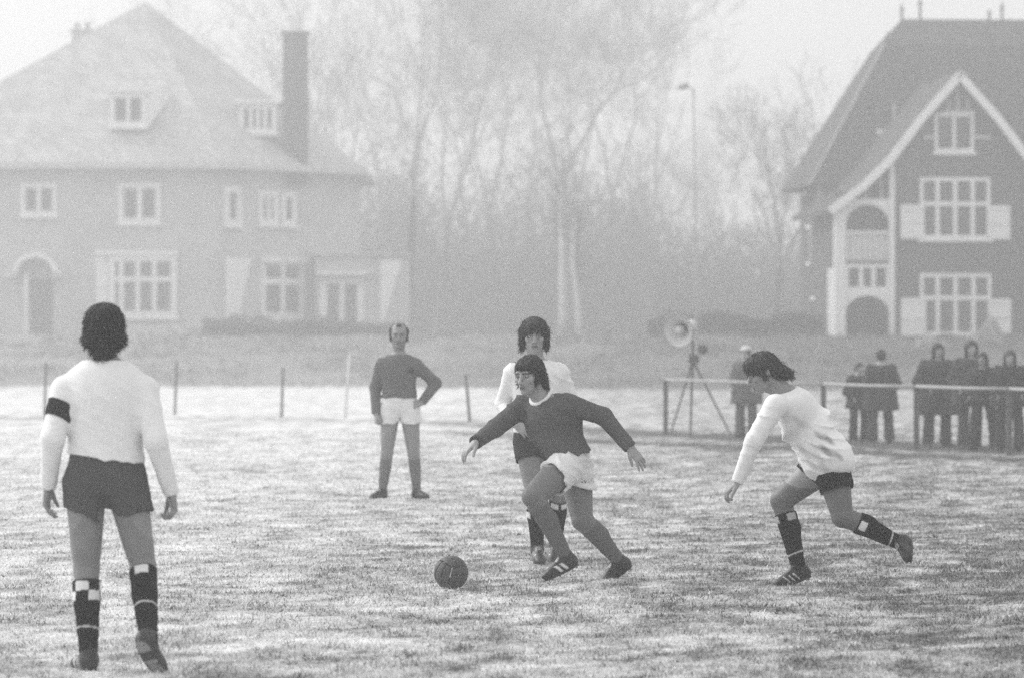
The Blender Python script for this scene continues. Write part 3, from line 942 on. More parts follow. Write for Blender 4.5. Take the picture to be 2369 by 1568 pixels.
def sock_obj(parent, knee, ankle, fwd, top=.22, tone=.03, checks=0, phase=0.0, band=None, vox=.005, grow=.006, white=.72, rowh=.047, ncol=7, sc=1.0):
    s = Sdf(); knee = np.asarray(knee, float); ankle = np.asarray(ankle, float)
    leg = Sdf(); d = unit(ankle - knee); L = np.linalg.norm(ankle - knee)
    back = -np.asarray(fwd, float); back = unit(back - d * np.dot(back, d)); g = grow
    top_p = knee + d * L * top
    cl = [(top_p, -d), (ankle + d * .05, d)]
    s.cone(knee, ankle + d * .05, .050 * sc + g, .035 * (1 + .4 * (sc - 1)) + g, .02, clips=cl)
    s.cone(lerp(knee, ankle, .10) + back * .012, lerp(knee, ankle, .42) + back * .020, .046 * sc + g, .045 * sc + g, .025, clips=cl)
    s.cone(lerp(knee, ankle, .42) + back * .020, lerp(knee, ankle, .75) + back * .006, .043 * sc + g, .032 * sc + g, .025, clips=cl)
    side = np.cross(d, back)
    hfold = rowh * max(checks, 1)
    def disp(P):
        a = (P - top_p) @ d
        w = -.004 * np.clip((hfold - a) / .006, 0, 1) if checks else 0
        wr = -(.0030 if tone < .05 else .0016) * (1 - np.abs(np.sin(a * 75 + 1.6 * np.sin(P @ side * 45) + 1.2 * np.sin(P @ back * 33)))) ** 1.5 * np.clip((a - L * .45) / .05, 0, 1)
        return w + wr
    s.disp = disp
    v, q = s.mesh(vox)
    rel = v - knee
    a = rel @ d - L * top
    ang = np.arctan2(rel @ side, rel @ back)
    t = np.full(len(v), tone)
    if checks:
        row = np.floor(a / rowh).astype(int)
        colm = np.floor((ang / (2 * np.pi) + phase) * ncol * 2 / 2).astype(int)
        m = (row >= 0) & (row < checks) & ((row + colm) % 2 == 0)
        t[m] = white
    if band is not None:
        m = np.abs(a - L * (band - top) + .006 * np.sin(ang + 1)) < .0045
        t[m] = .5
    return mesh_obj("sock", v, q, M['cloth'], parent, True, t)

def wisps(v, q, F, n, seed, length=.04, low=-.02, width=.0022):
    """thin pointed strands that break up the edge of the hair"""
    r = np.random.default_rng(seed)
    nrm = np.cross(v[q[:, 1]] - v[q[:, 0]], v[q[:, 3]] - v[q[:, 0]])
    nrm /= np.linalg.norm(nrm, axis=1)[:, None] + 1e-12
    i = r.integers(0, len(q), n)
    p = v[q[i, 0]]; nn = nrm[i]
    loc = F.inv(p)
    dn = -F.m[2]
    rad = F.m[0][None] * loc[:, :1] + F.m[1][None] * (loc[:, 1:2] + .02)
    flow = dn[None] * .8 + rad * 3.0 + r.normal(0, .35, (n, 3))
    flow = flow - nn * (flow * nn).sum(1)[:, None] * .75
    flow /= np.linalg.norm(flow, axis=1)[:, None]
    L = length * r.uniform(.4, 1.2, n)[:, None]
    sd = np.cross(flow, nn); sd /= np.linalg.norm(sd, axis=1)[:, None] + 1e-9
    w = width * r.uniform(.6, 1.4, n)[:, None]
    a = p - sd * w + nn * .001; b = p + sd * w + nn * .001
    m1 = p + flow * L * .55 - sd * w * .6 + nn * .0035; m2 = p + flow * L * .55 + sd * w * .6 + nn * .0035
    t = p + flow * L + nn * .004
    t2 = t + sd * .0004
    vv = np.stack([a, b, m2, m1, t, t2], 1).reshape(-1, 3)
    k = np.arange(n) * 6
    qq = np.concatenate([np.stack([k, k + 1, k + 2, k + 3], 1), np.stack([k + 3, k + 2, k + 5, k + 4], 1)])
    return vv, qq

def hair_obj(parent, F, build, tone, seed=1, vox=.0045, strands=500, length=.04, amp=.0042, freq=34):
    s = Sdf(); build(s, F)
    def disp(P):
        q = F.inv(P); a = np.arctan2(q[:, 0], q[:, 1] + .03)
        return amp * .5 * (np.sin(a * freq * .61 + 2.6 * np.sin(q[:, 2] * 38 + seed) + 2.1 * np.sin(a * 5.3)) + np.sin(a * freq * 1.7 + 3 * np.sin(q[:, 2] * 27 + 2 * a)) + np.sin(q[:, 0] * 150 + q[:, 1] * 90 + 3 * np.sin(q[:, 2] * 60 + q[:, 1] * 50)))
    s.disp = disp
    v, q = s.mesh(vox)
    if strands:
        wv, wq = wisps(v, q, F, strands, seed, length)
        q = np.concatenate([q, wq + len(v)]); v = np.concatenate([v, wv])
    l = F.inv(v); a = np.arctan2(l[:, 0], l[:, 1] + .03)
    t = tone * np.clip(1 + .45 * np.sin(a * 23 + 2 * np.sin(l[:, 2] * 40)) + .35 * np.sin(a * 57 + l[:, 2] * 60), .4, 2.2)
    return mesh_obj("hair", v, q, M['hair'], parent, True, t)

def collar_obj(parent, c, n, r, tube, tone, side, vox=.004, drop=.02, name="collar"):
    """ring of ribbing round the neck"""
    n = unit(n); s = unit(np.asarray(side, float) - n * np.dot(side, n)); f = np.cross(n, s)
    S = Sdf(); N = 20
    P = [c + r * (math.cos(2 * math.pi * i / N) * s * 1.02 + math.sin(2 * math.pi * i / N) * f) - n * drop * max(0, math.sin(2 * math.pi * i / N)) for i in range(N)]
    for i in range(N):
        S.cone(P[i], P[(i + 1) % N], tube, tube, .003, sq=None)
    v, q = S.mesh(vox)
    return mesh_obj(name, v, q, M['cloth'], parent, True, np.full(len(v), tone))

class Fig:
    """one person: joints are points in the scene; side a is the picture's left, side b its right"""
    def __init__(s, name, label, cat, J, fwd, head, group=None, sc=1.0, bend=0.0, vox=.005, tsx=1.0, tsy=1.0):
        s.J = {k: np.asarray(v, float) - (0 if k[:3] in ('toe', 'upf', 'fwd') else np.array([0, 0, .010])) for k, v in J.items()}
        s.fwd = unit(fwd); s.sc = sc; s.bend = bend; s.vox = vox
        hf, hu, s.big = head
        s.H = frame_fz(s.J['head'], hf, hu)
        base = s.J['pelvis'].copy(); base[2] = float(ground_z(base[0], base[1]))
        s.root = empty(name, base)
        s.base = base
        tag(s.root, label, cat, group)
        s.hipax = unit(s.J['hip_b'] - s.J['hip_a']); s.shax = unit(s.J['sh_b'] - s.J['sh_a'])
        s.tsx, s.tsy = tsx, tsy
    def own(s, o):
        o.matrix_parent_inverse = Matrix.Translation(-Vector(s.base))
        return o
    def torso(s, b, grow=0.0, ts=None, rx=None, ry=None, clips=(), k=.02):
        b.loft(s.J['pelvis'], s.J['neck'], ts or T_TS, np.array(rx or T_RX) * s.tsx, np.array(ry or T_RY) * s.tsy, s.hipax, s.shax, s.bend, k, grow, clips)
    def body(s, skin, hands, paint=None, leg_sc=1.0, arm_sc=.86, leg_tone=None):
        b = Sdf(); J = s.J; s.leg = leg_sc
        s.torso(b)
        for k in 'ab':
            b.cone(lerp(J['neck'], J['pelvis'], .04), J['sh_' + k], .050, .052, .03)
            arm_shape(b, J['sh_' + k], J['el_' + k], J['wr_' + k], arm_sc)
            leg_shape(b, J['hip_' + k], J['kn_' + k], J['an_' + k], s.fwd if 'fwd_' + k not in J else J['fwd_' + k], leg_sc)
            b.cone(J['an_' + k], J['an_' + k] + unit(J['toe_' + k]) * .10 - unit(J['upf_' + k]) * .055, .030, .018, .015)
            hand_shape(b, J['wr_' + k], **hands[k])
        head_shape(b, s.H, lerp(J['neck'], J['pelvis'], .06), s.big)
        v, q = b.mesh(s.vox)
        t = np.full(len(v), skin)
        if leg_tone is not None:  # legs darkened: tan, plus shade under top light painted into the skin
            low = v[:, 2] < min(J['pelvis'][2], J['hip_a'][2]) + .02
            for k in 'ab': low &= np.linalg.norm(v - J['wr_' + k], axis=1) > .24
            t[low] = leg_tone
        near = np.linalg.norm(v - s.H.o, axis=1) < .2
        t[near] = head_paint(v[near], s.H, skin, s.big, **(paint or {}))
        o = mesh_obj("body", v, q, M['skin'], s.root, True, t)
        s.own(o); return o
    def shirt(s, tone, hem, hem_n=None, grow=.014, sleeve=(.064, .056, .040), cuff=.985, fold=None, rx=None, ry=None, ts=None, name="shirt", paint=None, sh_r=.060, sleeves='ab'):
        J = s.J; S = Sdf()
        n = unit(J['pelvis'] - J['neck']) if hem_n is None else unit(hem_n)
        s.torso(S, grow, ts, rx, ry, [(np.asarray(hem, float), n)], .03)
        for k in 'ab':
            sh, el, wr = J['sh_' + k], J['el_' + k], J['wr_' + k]
            S.cone(lerp(J['neck'], J['pelvis'], .10), sh, .056, sh_r, .035)
            if k in sleeves:
                S.cone(sh, el, sleeve[0], sleeve[1], .035)
                e = lerp(el, wr, cuff); d = unit(wr - el)
                S.cone(el, e + d * .03, sleeve[1], sleeve[2], .02, clips=[(e, d)])
        if fold is not None:
            segs = [(J['sh_' + k], J['el_' + k], J['wr_' + k]) for k in sleeves]
            def disp(P):
                w = np.ones(len(P)); ring = np.zeros(len(P))
                for a, e, r in segs:
                    for p0, p1, lo in ((a, e, .10), (e, r, -.05)):
                        d = unit(p1 - p0); L = np.linalg.norm(p1 - p0); x = (P - p0) @ d
                        rr = np.linalg.norm(P - p0 - np.outer(np.clip(x, 0, L), d), axis=1)
                        on = np.clip((.10 - rr) / .02, 0, 1) * np.clip((x - lo) / .06, 0, 1) * (x < L + .05)
                        w = np.minimum(w, 1 - .72 * on)
                    de = np.linalg.norm(P - e, axis=1)
                    dirn = unit(unit(e - a) + unit(r - e))
                    ring -= .0035 * np.exp(-(de / .11) ** 2) * (1 - np.abs(np.sin(((P - e) @ dirn) * 105 + 1.2 * np.sin(P[:, 0] * 37 + P[:, 1] * 23)))) ** 1.5
                    dr = np.linalg.norm(P - r, axis=1)
                    ring -= .003 * np.exp(-(dr / .07) ** 2) * (1 - np.abs(np.sin(((P - r) @ unit(r - e)) * 120 + np.sin(P[:, 0] * 60)))) ** 1.5
                return fold(P) * w + ring
            S.disp = disp
        v, q = S.mesh(s.vox * 1.28)
        t = np.full(len(v), tone)
        if paint is not None: t = paint(v, t)
        o = mesh_obj(name, v, q, M['cloth'], s.root, True, t); s.own(o); return o
    def shorts(s, tone, frac=(.42, .42), top=.22, r=(.100, .104), grow=.012, fold=None, flare_n=None, paint=None, hollow=.012, notch=0.0):
        J = s.J; S = Sdf(); r = (max(r[0], .086 * s.leg + .012), max(r[1], .080 * s.leg + .016)); hollow = max(hollow, .080 * s.leg - .062)
        up = unit(J['neck'] - J['pelvis'])
        tp = lerp(J['pelvis'], J['neck'], top)
        s.torso(S, grow * .45, clips=[(tp, up)], k=.03)
        for i, k in enumerate('ab'):
            hip, kn = J['hip_' + k], J['kn_' + k]; d = unit(kn - hip)
            e = lerp(hip, kn, frac[i]); nn = d if flare_n is None or flare_n[i] is None else unit(flare_n[i])
            S.cone(hip, e + d * .05, r[0], r[1], .04, clips=[(e, nn)])
        for i, k in enumerate('ab'):
            hip, kn = J['hip_' + k], J['kn_' + k]; d = unit(kn - hip); e = lerp(hip, kn, frac[i])
            S.cone(e - d * .035, e + d * .10, .070 + hollow, .076 + hollow, .012, 's')
        if notch > 0:
            m = (lerp(J['hip_a'], J['kn_a'], frac[0]) + lerp(J['hip_b'], J['kn_b'], frac[1])) / 2
            S.cone(m - s.fwd * .2 + UP * notch, m + s.fwd * .2 + UP * notch, .010, .010, .02, 's')
            S.cone(m - s.fwd * .2 - UP * .02, m + s.fwd * .2 - UP * .02, .034, .034, .03, 's')
        if fold is not None: S.disp = fold
        v, q = S.mesh(s.vox * 1.28)
        t = np.full(len(v), tone)
        if paint is not None: t = paint(v, t)
        o = mesh_obj("shorts", v, q, M['cloth'], s.root, True, t); s.own(o); return o
    def sock(s, k, **kw):
        J = s.J
        o = sock_obj(s.root, J['kn_' + k], J['an_' + k], J.get('fwd_' + k, s.fwd), vox=s.vox, sc=s.leg, **kw); s.own(o); return o
    def boot(s, k, **kw):
        J = s.J
        o = boot_obj(s.root, J['an_' + k], J['toe_' + k], J['upf_' + k], vox=s.vox, **kw); s.own(o); return o
    def hair(s, build, tone, **kw):
        o = hair_obj(s.root, s.H, build, tone, **kw); s.own(o); return o
    def collar(s, tone, r=.064, tube=.010, up=.012, tilt=None, drop=.02):
        n = unit(s.H.o - s.J['neck']) if tilt is None else unit(tilt)
        fw = np.cross(s.shax, n)
        sd = s.shax if np.dot(np.cross(n, s.shax), s.fwd) > 0 else -s.shax
        o = collar_obj(s.root, s.J['neck'] + n * up, n, r, tube, tone, sd, drop=drop); s.own(o); return o
# ------------------------------------------------------------------ trees
def grow_tree(seed, H, r0, fork=.35, spread=.55, levels=5, lean=(0, 0), twig=.014, up=.25, first=2):
    """limb segments as (start, end, radius, radius, level)"""
    r = random.Random(seed); out = []
    def nrm(x, y, z):
        l = math.sqrt(x * x + y * y + z * z) + 1e-9; return (x / l, y / l, z / l)
    def turn(d, s, a, lift):
        rx, ry, rz = (.3 + r.gauss(0, .2), .9, .1 + r.gauss(0, .2))
        x = nrm(d[1] * rz - d[2] * ry, d[2] * rx - d[0] * rz, d[0] * ry - d[1] * rx)
        y = (d[1] * x[2] - d[2] * x[1], d[2] * x[0] - d[0] * x[2], d[0] * x[1] - d[1] * x[0])
        c, sn, ca, sa = math.cos(s), math.sin(s), math.cos(a), math.sin(a)
        return nrm(*[d[i] * c + (x[i] * ca + y[i] * sa) * sn + (lift if i == 2 else 0) for i in range(3)])
    def branch(p, d, L, rad, lv):
        n = 4 if lv < 3 else 3
        q = p; dd = d; rr = rad; sub = []
        for i in range(n):
            w = (.035 if lv == 0 else .085 + .03 * lv)
            dd = nrm(dd[0] + r.gauss(0, w), dd[1] + r.gauss(0, w), dd[2] + r.gauss(0, w) + .05 * (lv > 0))
            nx = (q[0] + dd[0] * L / n, q[1] + dd[1] * L / n, q[2] + dd[2] * L / n)
            r1 = max(rad * (1 - .48 * (i + 1) / n), twig * .6)
            out.append((q, nx, rr, r1, lv)); q = nx; rr = r1
            if lv > 0 and lv < levels and 1 <= i < n - 1: sub.append((q, dd, rr))
        if lv >= levels: return
        for j in range(r.randint(2, 3) if lv > 0 else r.randint(first, first + 1)):
            branch(q, turn(dd, r.uniform(.55, 1.15) * spread, r.uniform(0, 6.28), up * .5), L * r.uniform(.62, .86), rr * r.uniform(.60, .80), lv + 1)
        for p2, d2, r2 in sub:
            for _ in range(1 if lv < 3 else 2):
                branch(p2, turn(d2, r.uniform(.6, 1.2), r.uniform(0, 6.28), up), L * r.uniform(.45, .7), r2 * r.uniform(.4, .6), lv + 1)
    branch((0, 0, -.3), nrm(lean[0], lean[1], 1), H * fork, r0, 0)
    return [(np.array(a), np.array(b), c, d, l) for a, b, c, d, l in out]

def limb_mesh(segs, nmin=3):
    if len(segs) == 0: return np.zeros((0, 3)), np.zeros((0, 4), int)
    P0 = np.array([q[0] for q in segs]); P1 = np.array([q[1] for q in segs]); A = np.array([q[2] for q in segs]); B = np.array([q[3] for q in segs]); LV = np.array([q[4] for q in segs])
    N = np.where(LV == 0, 7, np.where(LV < 3, 5, nmin))
    Vs = []; Fs = []; base = 0
    for n in np.unique(N):
        k = N == n; p0, p1, a, b = P0[k], P1[k], A[k], B[k]
        d = p1 - p0; d /= np.linalg.norm(d, axis=1)[:, None]
        ref = np.where(np.abs(d[:, 2:3]) > .9, np.array([[.37, .61, .2]]), np.array([[0, 0, 1.]]))
        x = np.cross(d, ref); x /= np.linalg.norm(x, axis=1)[:, None]; y = np.cross(d, x)
        t = 2 * np.pi * np.arange(n) / n
        ring = np.cos(t)[None, :, None] * x[:, None] + np.sin(t)[None, :, None] * y[:, None]
        v = np.concatenate([p0[:, None] + a[:, None, None] * ring, (p1 + d * .01)[:, None] + b[:, None, None] * ring], 1)
        m = len(p0); st = base + np.arange(m)[:, None] * 2 * n; i = np.arange(n)[None]; j = (i + 1) % n
        Fs.append(np.stack([st + i, st + j, st + n + j, st + n + i], -1).reshape(-1, 4))
        Vs.append(v.reshape(-1, 3)); base += m * 2 * n
    return np.concatenate(Vs), np.concatenate(Fs)

def tree(u, Y, H, r0, seed, label, name="bare_tree", mat='bark', group="bare trees in the mist", **kw):
    x = (u - 1184.5) * Y / FPX; z = float(ground_z(x, Y))
    root = empty(name, (x, Y, z)); tag(root, label, "tree", group)
    segs = grow_tree(seed, H, r0, **kw)
    top = max(s[1][2] for s in segs); f = H / top
    segs = [(a * f, b * f, c, d, l) for a, b, c, d, l in segs]
    v, q = limb_mesh([s for s in segs if s[4] == 0]); mesh_obj("trunk", v, q, M[mat], root, True)
    v, q = limb_mesh([s for s in segs if s[4] > 0]); mesh_obj("crown", v, q, M['twig'], root)
    return root

TREES = [
    # u, distance, height, trunk radius, seed, label, fork, spread, levels, lean
    (946, 190, 21.0, .25, 4, "tall bare tree forking just right of the villa", .46, .26, 5, (.0, 0)),
    (824, 215, 22.0, .24, 5, "slender bare tree rising behind the villa's chimney side", .52, .28, 5, (-.01, 0)),
    (748, 250, 20.5, .24, 8, "bare tree close behind the villa's tall chimney", .36, .5, 5, (.05, 0)),
    (1150, 250, 27.5, .34, 12, "wide bare tree at the left of the central clump", .38, .40, 6, (.01, 0)),
    (1292, 235, 28.5, .40, 14, "largest bare tree at the centre of the picture", .40, .36, 6, (.0, 0)),
    (1405, 262, 27.0, .30, 20, "bare tree at the right of the central clump", .36, .44, 6, (.02, 0)),
    (1010, 228, 24.0, .30, 43, "bare tree leaning into the central clump from the left", .34, .48, 5, (.04, 0)),
    (1225, 290, 30.0, .34, 47, "faint tall bare tree furthest back in the central clump", .36, .5, 5, (0, 0)),
    (1345, 285, 29.0, .34, 53, "faint bare tree behind the pale birches", .34, .52, 5, (.02, 0)),
    (1480, 275, 24.0, .30, 59, "bare tree rounding off the central clump before the street lamp", .30, .55, 5, (.03, 0)),
    (885, 262, 24.0, .28, 67, "faint bare tree filling the gap beside the villa", .40, .5, 5, (0, 0)),
    (1062, 270, 25.0, .30, 23, "faint bare tree deep in the mist left of centre", .34, .5, 5, (0, 0)),
    (525, 270, 25.0, .30, 27, "bare tree standing behind the villa's right roof slope", .44, .42, 5, (.02, 0)),
    (432, 280, 26.5, .30, 29, "bare tree peeping over the villa's roof beside its peak", .44, .45, 5, (-.03, 0)),
    (1795, 190, 13.0, .22, 31, "vase-shaped bare tree left of the gabled house", .16, .40, 5, (0, 0)),
    (1560, 296, 16.5, .28, 39, "faint low bare tree behind the street lamp", .3, .55, 5, (0, 0)),
    (1690, 295, 14.5, .26, 41, "faint bare tree between street lamp and gabled house", .25, .55, 5, (0, 0)),
]
for u, Y, H, r0, sd, lb, fk, sp, lv, ln in TREES:
    tree(u, Y, H, r0, sd, lb, fork=fk, spread=sp, levels=lv, lean=ln, first=4 if sd == 31 else 2)

def birch(u0, v0, u1, v1, Y, r, label):
    a = pt(u0, v0, Y); b = pt(u1, v1, Y)
    root = empty("birch_tree", a); tag(root, label, "tree", "pale birches in the mist")
    rg = np.random.default_rng(int(u0))
    pts = [lerp(a, b, t) - a + V3(*(rg.normal(0, .03, 2)), 0) for t in np.linspace(0, 1, 7)]
    MB().tube(pts, [r * (1 - .5 * t) for t in np.linspace(0, 1, 7)], 8).build("trunk", M['bark_pale'], root, True)
    segs = []
    for i in range(16):
        t = rg.uniform(.45, 1.0); p = lerp(a, b, t) - a
        d = unit(V3(rg.normal(0, .6), rg.normal(0, .6), 1.0)); L = rg.uniform(1.2, 3.0)
        q = p
        for k in range(3):
            d = unit(d + rg.normal(0, .18, 3)); nx = q + d * L / 3
            segs.append((q, nx, .025 - .006 * k, .019 - .006 * k, 3)); q = nx
            for _ in range(3):
                dd = unit(d + rg.normal(0, .6, 3)); segs.append((q, q + dd * L * .35, .010, .005, 4))
    v, f = limb_mesh(segs); mesh_obj("crown", v, f, M['bark'], root)
birch(1305, 800, 1296, 330, 165, .17, "pale straight birch trunk behind the white-jerseyed head")
birch(1342, 800, 1324, 520, 162, .13, "shorter leaning pale birch right of the straight birch")

# misty undergrowth along the far edge: thickets of thin upright stems
def thicket(u0, u1, Y, H, n, seed, label):
    rg = np.random.default_rng(seed)
    xa = (u0 - 1184.5) * Y / FPX; xb = (u1 - 1184.5) * Y / FPX
    k = n
    x = rg.uniform(xa, xb, k); y = Y + rg.uniform(-2.5, 4.0, k)
    z = ground_z(x, y)
    env = .55 + .75 * fbm(x * .35 + 50, y * .2, seed, 3)
    h = H * env * rg.uniform(.15, 1.0, k)
    # thin pointed three-sided stems and twigs
    p0 = np.stack([x, y, z + rg.uniform(0, .75, k) * h], 1); L = rg.uniform(.5, 1.6, k)[:, None]
    d = np.stack([rg.normal(0, .5, k), rg.normal(0, .5, k), rg.uniform(.2, 1.2, k)], 1); d /= np.linalg.norm(d, axis=1)[:, None]
    sd = np.cross(d, rg.normal(0, 1, (k, 3))); sd /= np.linalg.norm(sd, axis=1)[:, None]; w = rg.uniform(.02, .055, k)[:, None]
    nn = np.cross(d, sd)
    V = np.stack([p0 - sd * w, p0 + sd * w, p0 + nn * w, p0 + d * L], 1).reshape(-1, 3)
    b = np.arange(k) * 4
    F = np.concatenate([np.stack([b, b + 1, b + 3], 1), np.stack([b + 1, b + 2, b + 3], 1), np.stack([b + 2, b, b + 3], 1)])
    o = mesh_obj("undergrowth", V, F, M['brush'])
    tag(o, label, "undergrowth", kind="stuff")
thicket(880, 1500, 238, 13.5, 17000, 51, "tangle of bare undergrowth behind the centre of the field")
thicket(1430, 1880, 242, 11.0, 13000, 52, "tangle of bare undergrowth left of the gabled house")
thicket(690, 985, 240, 16.0, 8000, 53, "low bare growth beyond the villa")

thicket(620, 1560, 308, 27.0, 13000, 54, "faint grey mass of the furthest bare wood behind the trees")

def shrub(u, v, Y, rx, rz, seed, label, tone='bark'):
    c = pt(u, v, Y); c[2] = float(ground_z(c[0], c[1]))
    rg = np.random.default_rng(seed)
    root = empty("shrub", c); tag(root, label, "shrub", "shrubs on the bank")
    V = []; F = []
    for i in range(1500):
        a = unit(rg.normal(0, 1, 3)); a[2] = abs(a[2])
        lump = 1 + .22 * math.sin(a[0] * 5 + seed) + .15 * math.sin(a[1] * 7 + a[2] * 6)
        rr = rg.uniform(.45, 1.0) ** .5 * lump
        p = V3(a[0] * rx * rr, a[1] * rx * rr, a[2] * rz * rr)
        d = rg.normal(0, 1, 3) * .08; e = rg.normal(0, 1, 3) * .06
        b = len(V); V += [p, p + d, p + e]; F.append((b, b + 1, b + 2))
    mesh_obj("foliage", np.array(V), F, M[tone], root)
    st = MB()
    for i in range(5):
        st.tube([(0, 0, -.1), tuple(V3(rg.normal(0, .3) * rx, rg.normal(0, .3) * rx, rz * .7))], [.03, .012], 5)
    st.build("stem", M['bark'], root)
M['leaf_dark'] = gray_mat("evergreen_leaf", .085, .8, .3, 4)
M['leaf_rime'] = gray_mat("rimed_leaf", .42, .9, .2, 4)
shrub(575, 780, 172, 1.1, .95, 61, "dark rounded shrub below the villa's canted side", 'leaf_dark')
shrub(700, 784, 170, 1.3, .85, 62, "broad dark shrub before the villa's garden door", 'leaf_dark')
shrub(480, 792, 168, .9, .55, 63, "low grey shrub at the villa's raked step wall", 'leaf_rime')
shrub(2290, 800, 143, .55, .75, 64, "pale rimed shrub under the gabled house's right shutter", 'leaf_rime')
shrub(2150, 815, 142, .5, .45, 65, "small rimed shrub at the gabled house's wall", 'leaf_rime')

def hedge(u0, u1, Y, h, n, seed, label):
    a = pt(u0, 790, Y); b = pt(u1, 790, Y); rg = np.random.default_rng(seed)
    a[2] = float(ground_z(a[0], Y))
    root = empty("hedge", a); tag(root, label, "hedge")
    L = b[0] - a[0]; x = rg.uniform(0, L, n); y = rg.normal(0, .28, n)
    top = h * (.75 + .5 * fbm(x * .8 + seed, y * 0 + 3., seed, 3))
    z = np.sqrt(rg.uniform(0, 1, n)) * top + ground_z(x + a[0], y + Y) - a[2]
    p = np.stack([x, y, z], 1); V = np.stack([p, p + rg.normal(0, .07, (n, 3)), p + rg.normal(0, .07, (n, 3))], 1).reshape(-1, 3)
    o = mesh_obj("foliage", V, np.arange(n * 3).reshape(n, 3), M['leaf_dark'], root)
    st = MB()
    for i in range(int(L / .8)):
        st.tube([(i * .8 + .3, 0, -.15), (i * .8 + .35, .05, h * .6)], [.03, .015], 5)
    w = st.build("stems", M['bark'], root); w["kind"] = "stuff"
hedge(470, 930, 160, .55, 7000, 71, "long low dark hedge in front of the villa")
hedge(1500, 1900, 152, .75, 7000, 72, "low dark hedge left of the gabled house")

# ------------------------------------------------------------------ street lamp
def street_lamp():
    Y = 150.0; b = pt(1612, 790, Y); b[2] = float(ground_z(b[0], b[1]))
    t = pt(1604, 208, Y); h = pt(1586, 203, Y)
    root = empty("street_lamp", b); tag(root, "tall thin street lamp with short arm, dim in the mist", "street lamp")
    rel = lambda p: p - b
    MB().tube([V3(0, 0, -.2), V3(0, 0, 1.2), rel(t)], [.075, .055, .034], 10).build("pole", M['grey_metal'], root, True)
    MB().tube([rel(t) - V3(0, 0, .03), rel(lerp(t, h, .5)) + V3(0, 0, .06), rel(h)], [.03, .026, .022], 8).build("arm", M['grey_metal'], root, True)
    c = rel(h)
    MB().tube([c + V3(.14, 0, .04), c + V3(.05, 0, .06), c + V3(-.20, 0, .02), c + V3(-.30, 0, 0)], [.03, .11, .10, .03], 10).build("lamp_head", M['grey_metal'], root, True)
street_lamp()

# ------------------------------------------------------------------ fence stakes along the far touchline
def stake(u0, v0, u1, v1, label, mat='dark_metal', r=.028):
    Y = CAMZ * FPX / (v0 - 784.0)
    a = pt(u0, v0, Y); b = pt(u1, v1, Y); a[2] = float(ground_z(a[0], a[1]))
    root = empty("fence_post", a); tag(root, label, "fence post", "stakes along the far edge")
    d = b - a
    MB().tube([V3(0, 0, -.15), d * .5, d], [r, r, r * .95], 8).build("stake", M[mat], root, True)
    MB().tube([d - unit(d) * .01, d + unit(d) * .03], [r * 1.15, r * .5], 8).build("cap", M[mat], root, True)
stake(103, 962, 106, 842, "dark iron stake left of the captain's shoulder")
stake(404, 959, 409, 837, "dark iron stake just right of the captain")
stake(651, 965, 655, 852, "lone dark iron stake midway between captain and balding player")
stake(798, 966, 809, 820, "pale painted stake left of the balding player", 'pale_metal')
stake(1088, 976, 1077, 868, "tilted dark stake between balding player and running man", r=.03)

# ------------------------------------------------------------------ rail fence at the right
def rail_fence():
    def base(u):
        v = 1003 + (u - 1540) * .0610; Y = CAMZ * FPX / (v - 784.0); p = pt(u, v, Y); p[2] = float(ground_z(p[0], p[1])); return p
    o = base(1540); root = empty("rail_fence", o); tag(root, "post and rail fence with pale top rail before the spectators", "fence")
    P = [base(u) for u in (1540, 1905, 2120, 2335, 2560)]
    Hh = .93
    for p in P:
        q = p - o
        MB().box(q[0] - .038, q[0] + .038, q[1] - .038, q[1] + .038, q[2] - .2, q[2] + Hh).build("post", M['wood_dark'], root)
    for i in range(len(P) - 1):
        a = P[i] - o + V3(0, -.045, Hh - .02); b = P[i + 1] - o + V3(0, -.045, Hh - .02)
        MB().tube([a - unit(b - a) * (.05 if i == 0 else 0), lerp(a, b, .5) - V3(0, 0, .008), b], [.024] * 3, 8).build("rail", M['rail'], root, True)
rail_fence()

